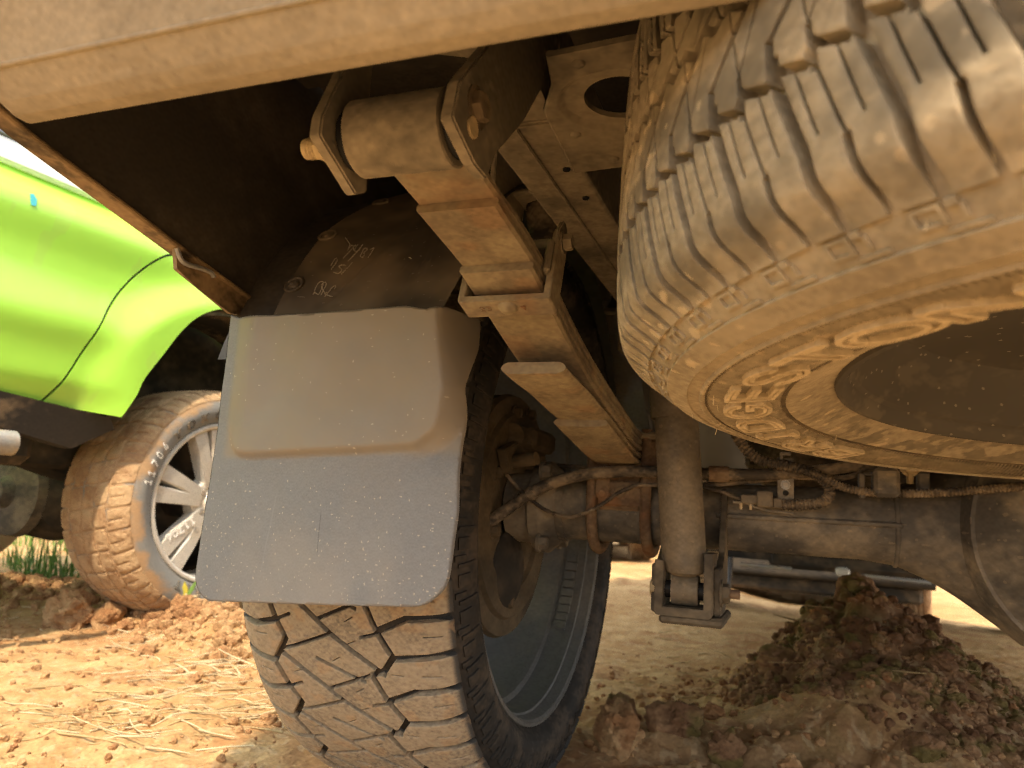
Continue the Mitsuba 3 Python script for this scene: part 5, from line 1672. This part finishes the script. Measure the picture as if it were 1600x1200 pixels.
def far_wheel(key, c, axis_deg, R, w, mat_t='m_mudtyre', ribs=5):
    pts = []
    prof_ = [(R * .62, -w / 2 + .01), (R * .80, -w / 2), (R * .95, -w / 2 + .008)]
    for q in range(ribs):
        x0 = -w / 2 + .02 + (w - .04) * q / ribs
        x1 = -w / 2 + .02 + (w - .04) * (q + 1) / ribs
        prof_ += [(R, x0 + .003), (R, x1 - .006), (R - .008, x1 - .004), (R - .008, x1 - .001)]
    prof_ += [(R * .95, w / 2 - .008), (R * .80, w / 2), (R * .62, w / 2 - .01)]
    tw = T().translate(list(c)).rotate([0, 0, 1], axis_deg)
    scene[key + '__tyre'] = {**ply(revolve(prof_, 'x', (0, 0, 0), 60), mat_t, smooth=30), 'to_world': tw}
    scene[key + '__rim'] = {**ply(cat(revolve([(R * .63, w / 2 - .012), (R * .58, w / 2 - .02), (R * .5, .02), (0, .03)], 'x', (0, 0, 0), 40), revolve([(R * .63, -w / 2 + .012), (R * .58, -w / 2 + .02), (R * .5, -.02), (0, -.02)], 'x', (0, 0, 0), 40)), 'm_silver', smooth=30), 'to_world': tw}


def far_car(key, x, y, z, yaw_deg, L, W, mat, label, wheels, cat_='car'):
    tw = T().translate([x, y, z]).rotate([0, 0, 1], yaw_deg)
    prof_ = sg.Polygon([(-L / 2, .32), (L / 2, .32), (L / 2, .75), (L * .32, .85), (L * .18, 1.36), (-L * .30, 1.40), (-L * .46, .92), (-L / 2, .85)]).buffer(.05).buffer(-.05)
    m = rprism(prof_, 'x', -W / 2, W / 2, .04, .03)
    scene[key + '__body'] = {**ply(m, mat, smooth=30), 'to_world': tw}
    gl_ = sg.Polygon([(L * .28, .88), (L * .16, 1.30), (-L * .28, 1.33), (-L * .40, .93)])
    scene[key + '__window'] = {**ply(prism(gl_, 'x', -W / 2 - .006, -W / 2 + .01), 'm_glass'), 'to_world': tw}
    scene[key + '__window_001'] = {**ply(prism(gl_, 'x', W / 2 - .01, W / 2 + .006), 'm_glass'), 'to_world': tw}
    scene[key + '__underbody'] = {**ply(box(-W / 2 + .1, W / 2 - .1, -L / 2 + .1, L / 2 - .1, .22, .325, .02), 'm_darkunder'), 'to_world': tw}
    m_ = np.array(tw.matrix)
    for i, (wx, wy) in enumerate(wheels):
        c = m_ @ np.array([wx, wy, .31, 1])
        far_wheel(key + '__wheel' + (f'_{i:03d}' if i else ''), c[:3].tolist(), yaw_deg, .31, .19)
    tag(key, label, cat_)


far_car('parked_car', .72, 6.35, gzp(.72, 6.35), -8, 4.0, 1.65, 'm_farpaint', 'dark parked car far ahead, its ribbed tyre showing past the differential', [(.68, -1.2), (-.68, -1.2), (.68, 1.2), (-.68, 1.2)])
far_car('parked_car_001', -1.78, 6.55, gzp(-1.3, 6.0), 14, 4.1, 1.6, 'm_bodypaint', 'distant parked car whose dusty tyre shows between wheel and shock absorber', [(.70, -1.3), (-.70, -1.3), (.70, 1.3), (-.70, 1.3)])


hr = np.random.default_rng(77)
hm = []
for hx0, hy0, hx1, hy1 in ((-16, 11, 4, 15), (2, 15, 16, 12)):
    n = 9000
    t = hr.uniform(0, 1, n)
    c = np.stack([hx0 + (hx1 - hx0) * t, hy0 + (hy1 - hy0) * t, np.zeros(n)], 1)
    c[:, :2] += hr.normal(0, .45, (n, 2))
    top = 1.5 + 1.5 * meshkit.fbm(np.stack([c[:, 0] * .6, c[:, 1] * .6, 0 * t], 1), 3)
    c[:, 2] = top * hr.uniform(0, 1, n) ** .8 - .25
    u_, w2 = hr.normal(size=(n, 3)), hr.normal(size=(n, 3))
    u_ /= np.linalg.norm(u_, axis=1)[:, None]; w2 /= np.linalg.norm(w2, axis=1)[:, None]
    sz_ = hr.uniform(.05, .10, n)[:, None]
    V_ = np.stack([c - u_ * sz_, c + w2 * sz_ * .6, c + u_ * sz_, c - w2 * sz_ * .6], 1).reshape(-1, 3)
    q = np.arange(n) * 4
    hm.append(trimesh.Trimesh(V_, np.vstack([np.stack([q, q + 1, q + 2], 1), np.stack([q, q + 2, q + 3], 1)]), process=False))
scene['bushes'] = ply(cat(*hm), 'm_leaf')
tag('bushes', 'light green bushes far beyond the vehicles', 'bush', kind='stuff')
labels['sky'] = {'label': 'bright hazy daylight sky', 'kind': 'structure'}
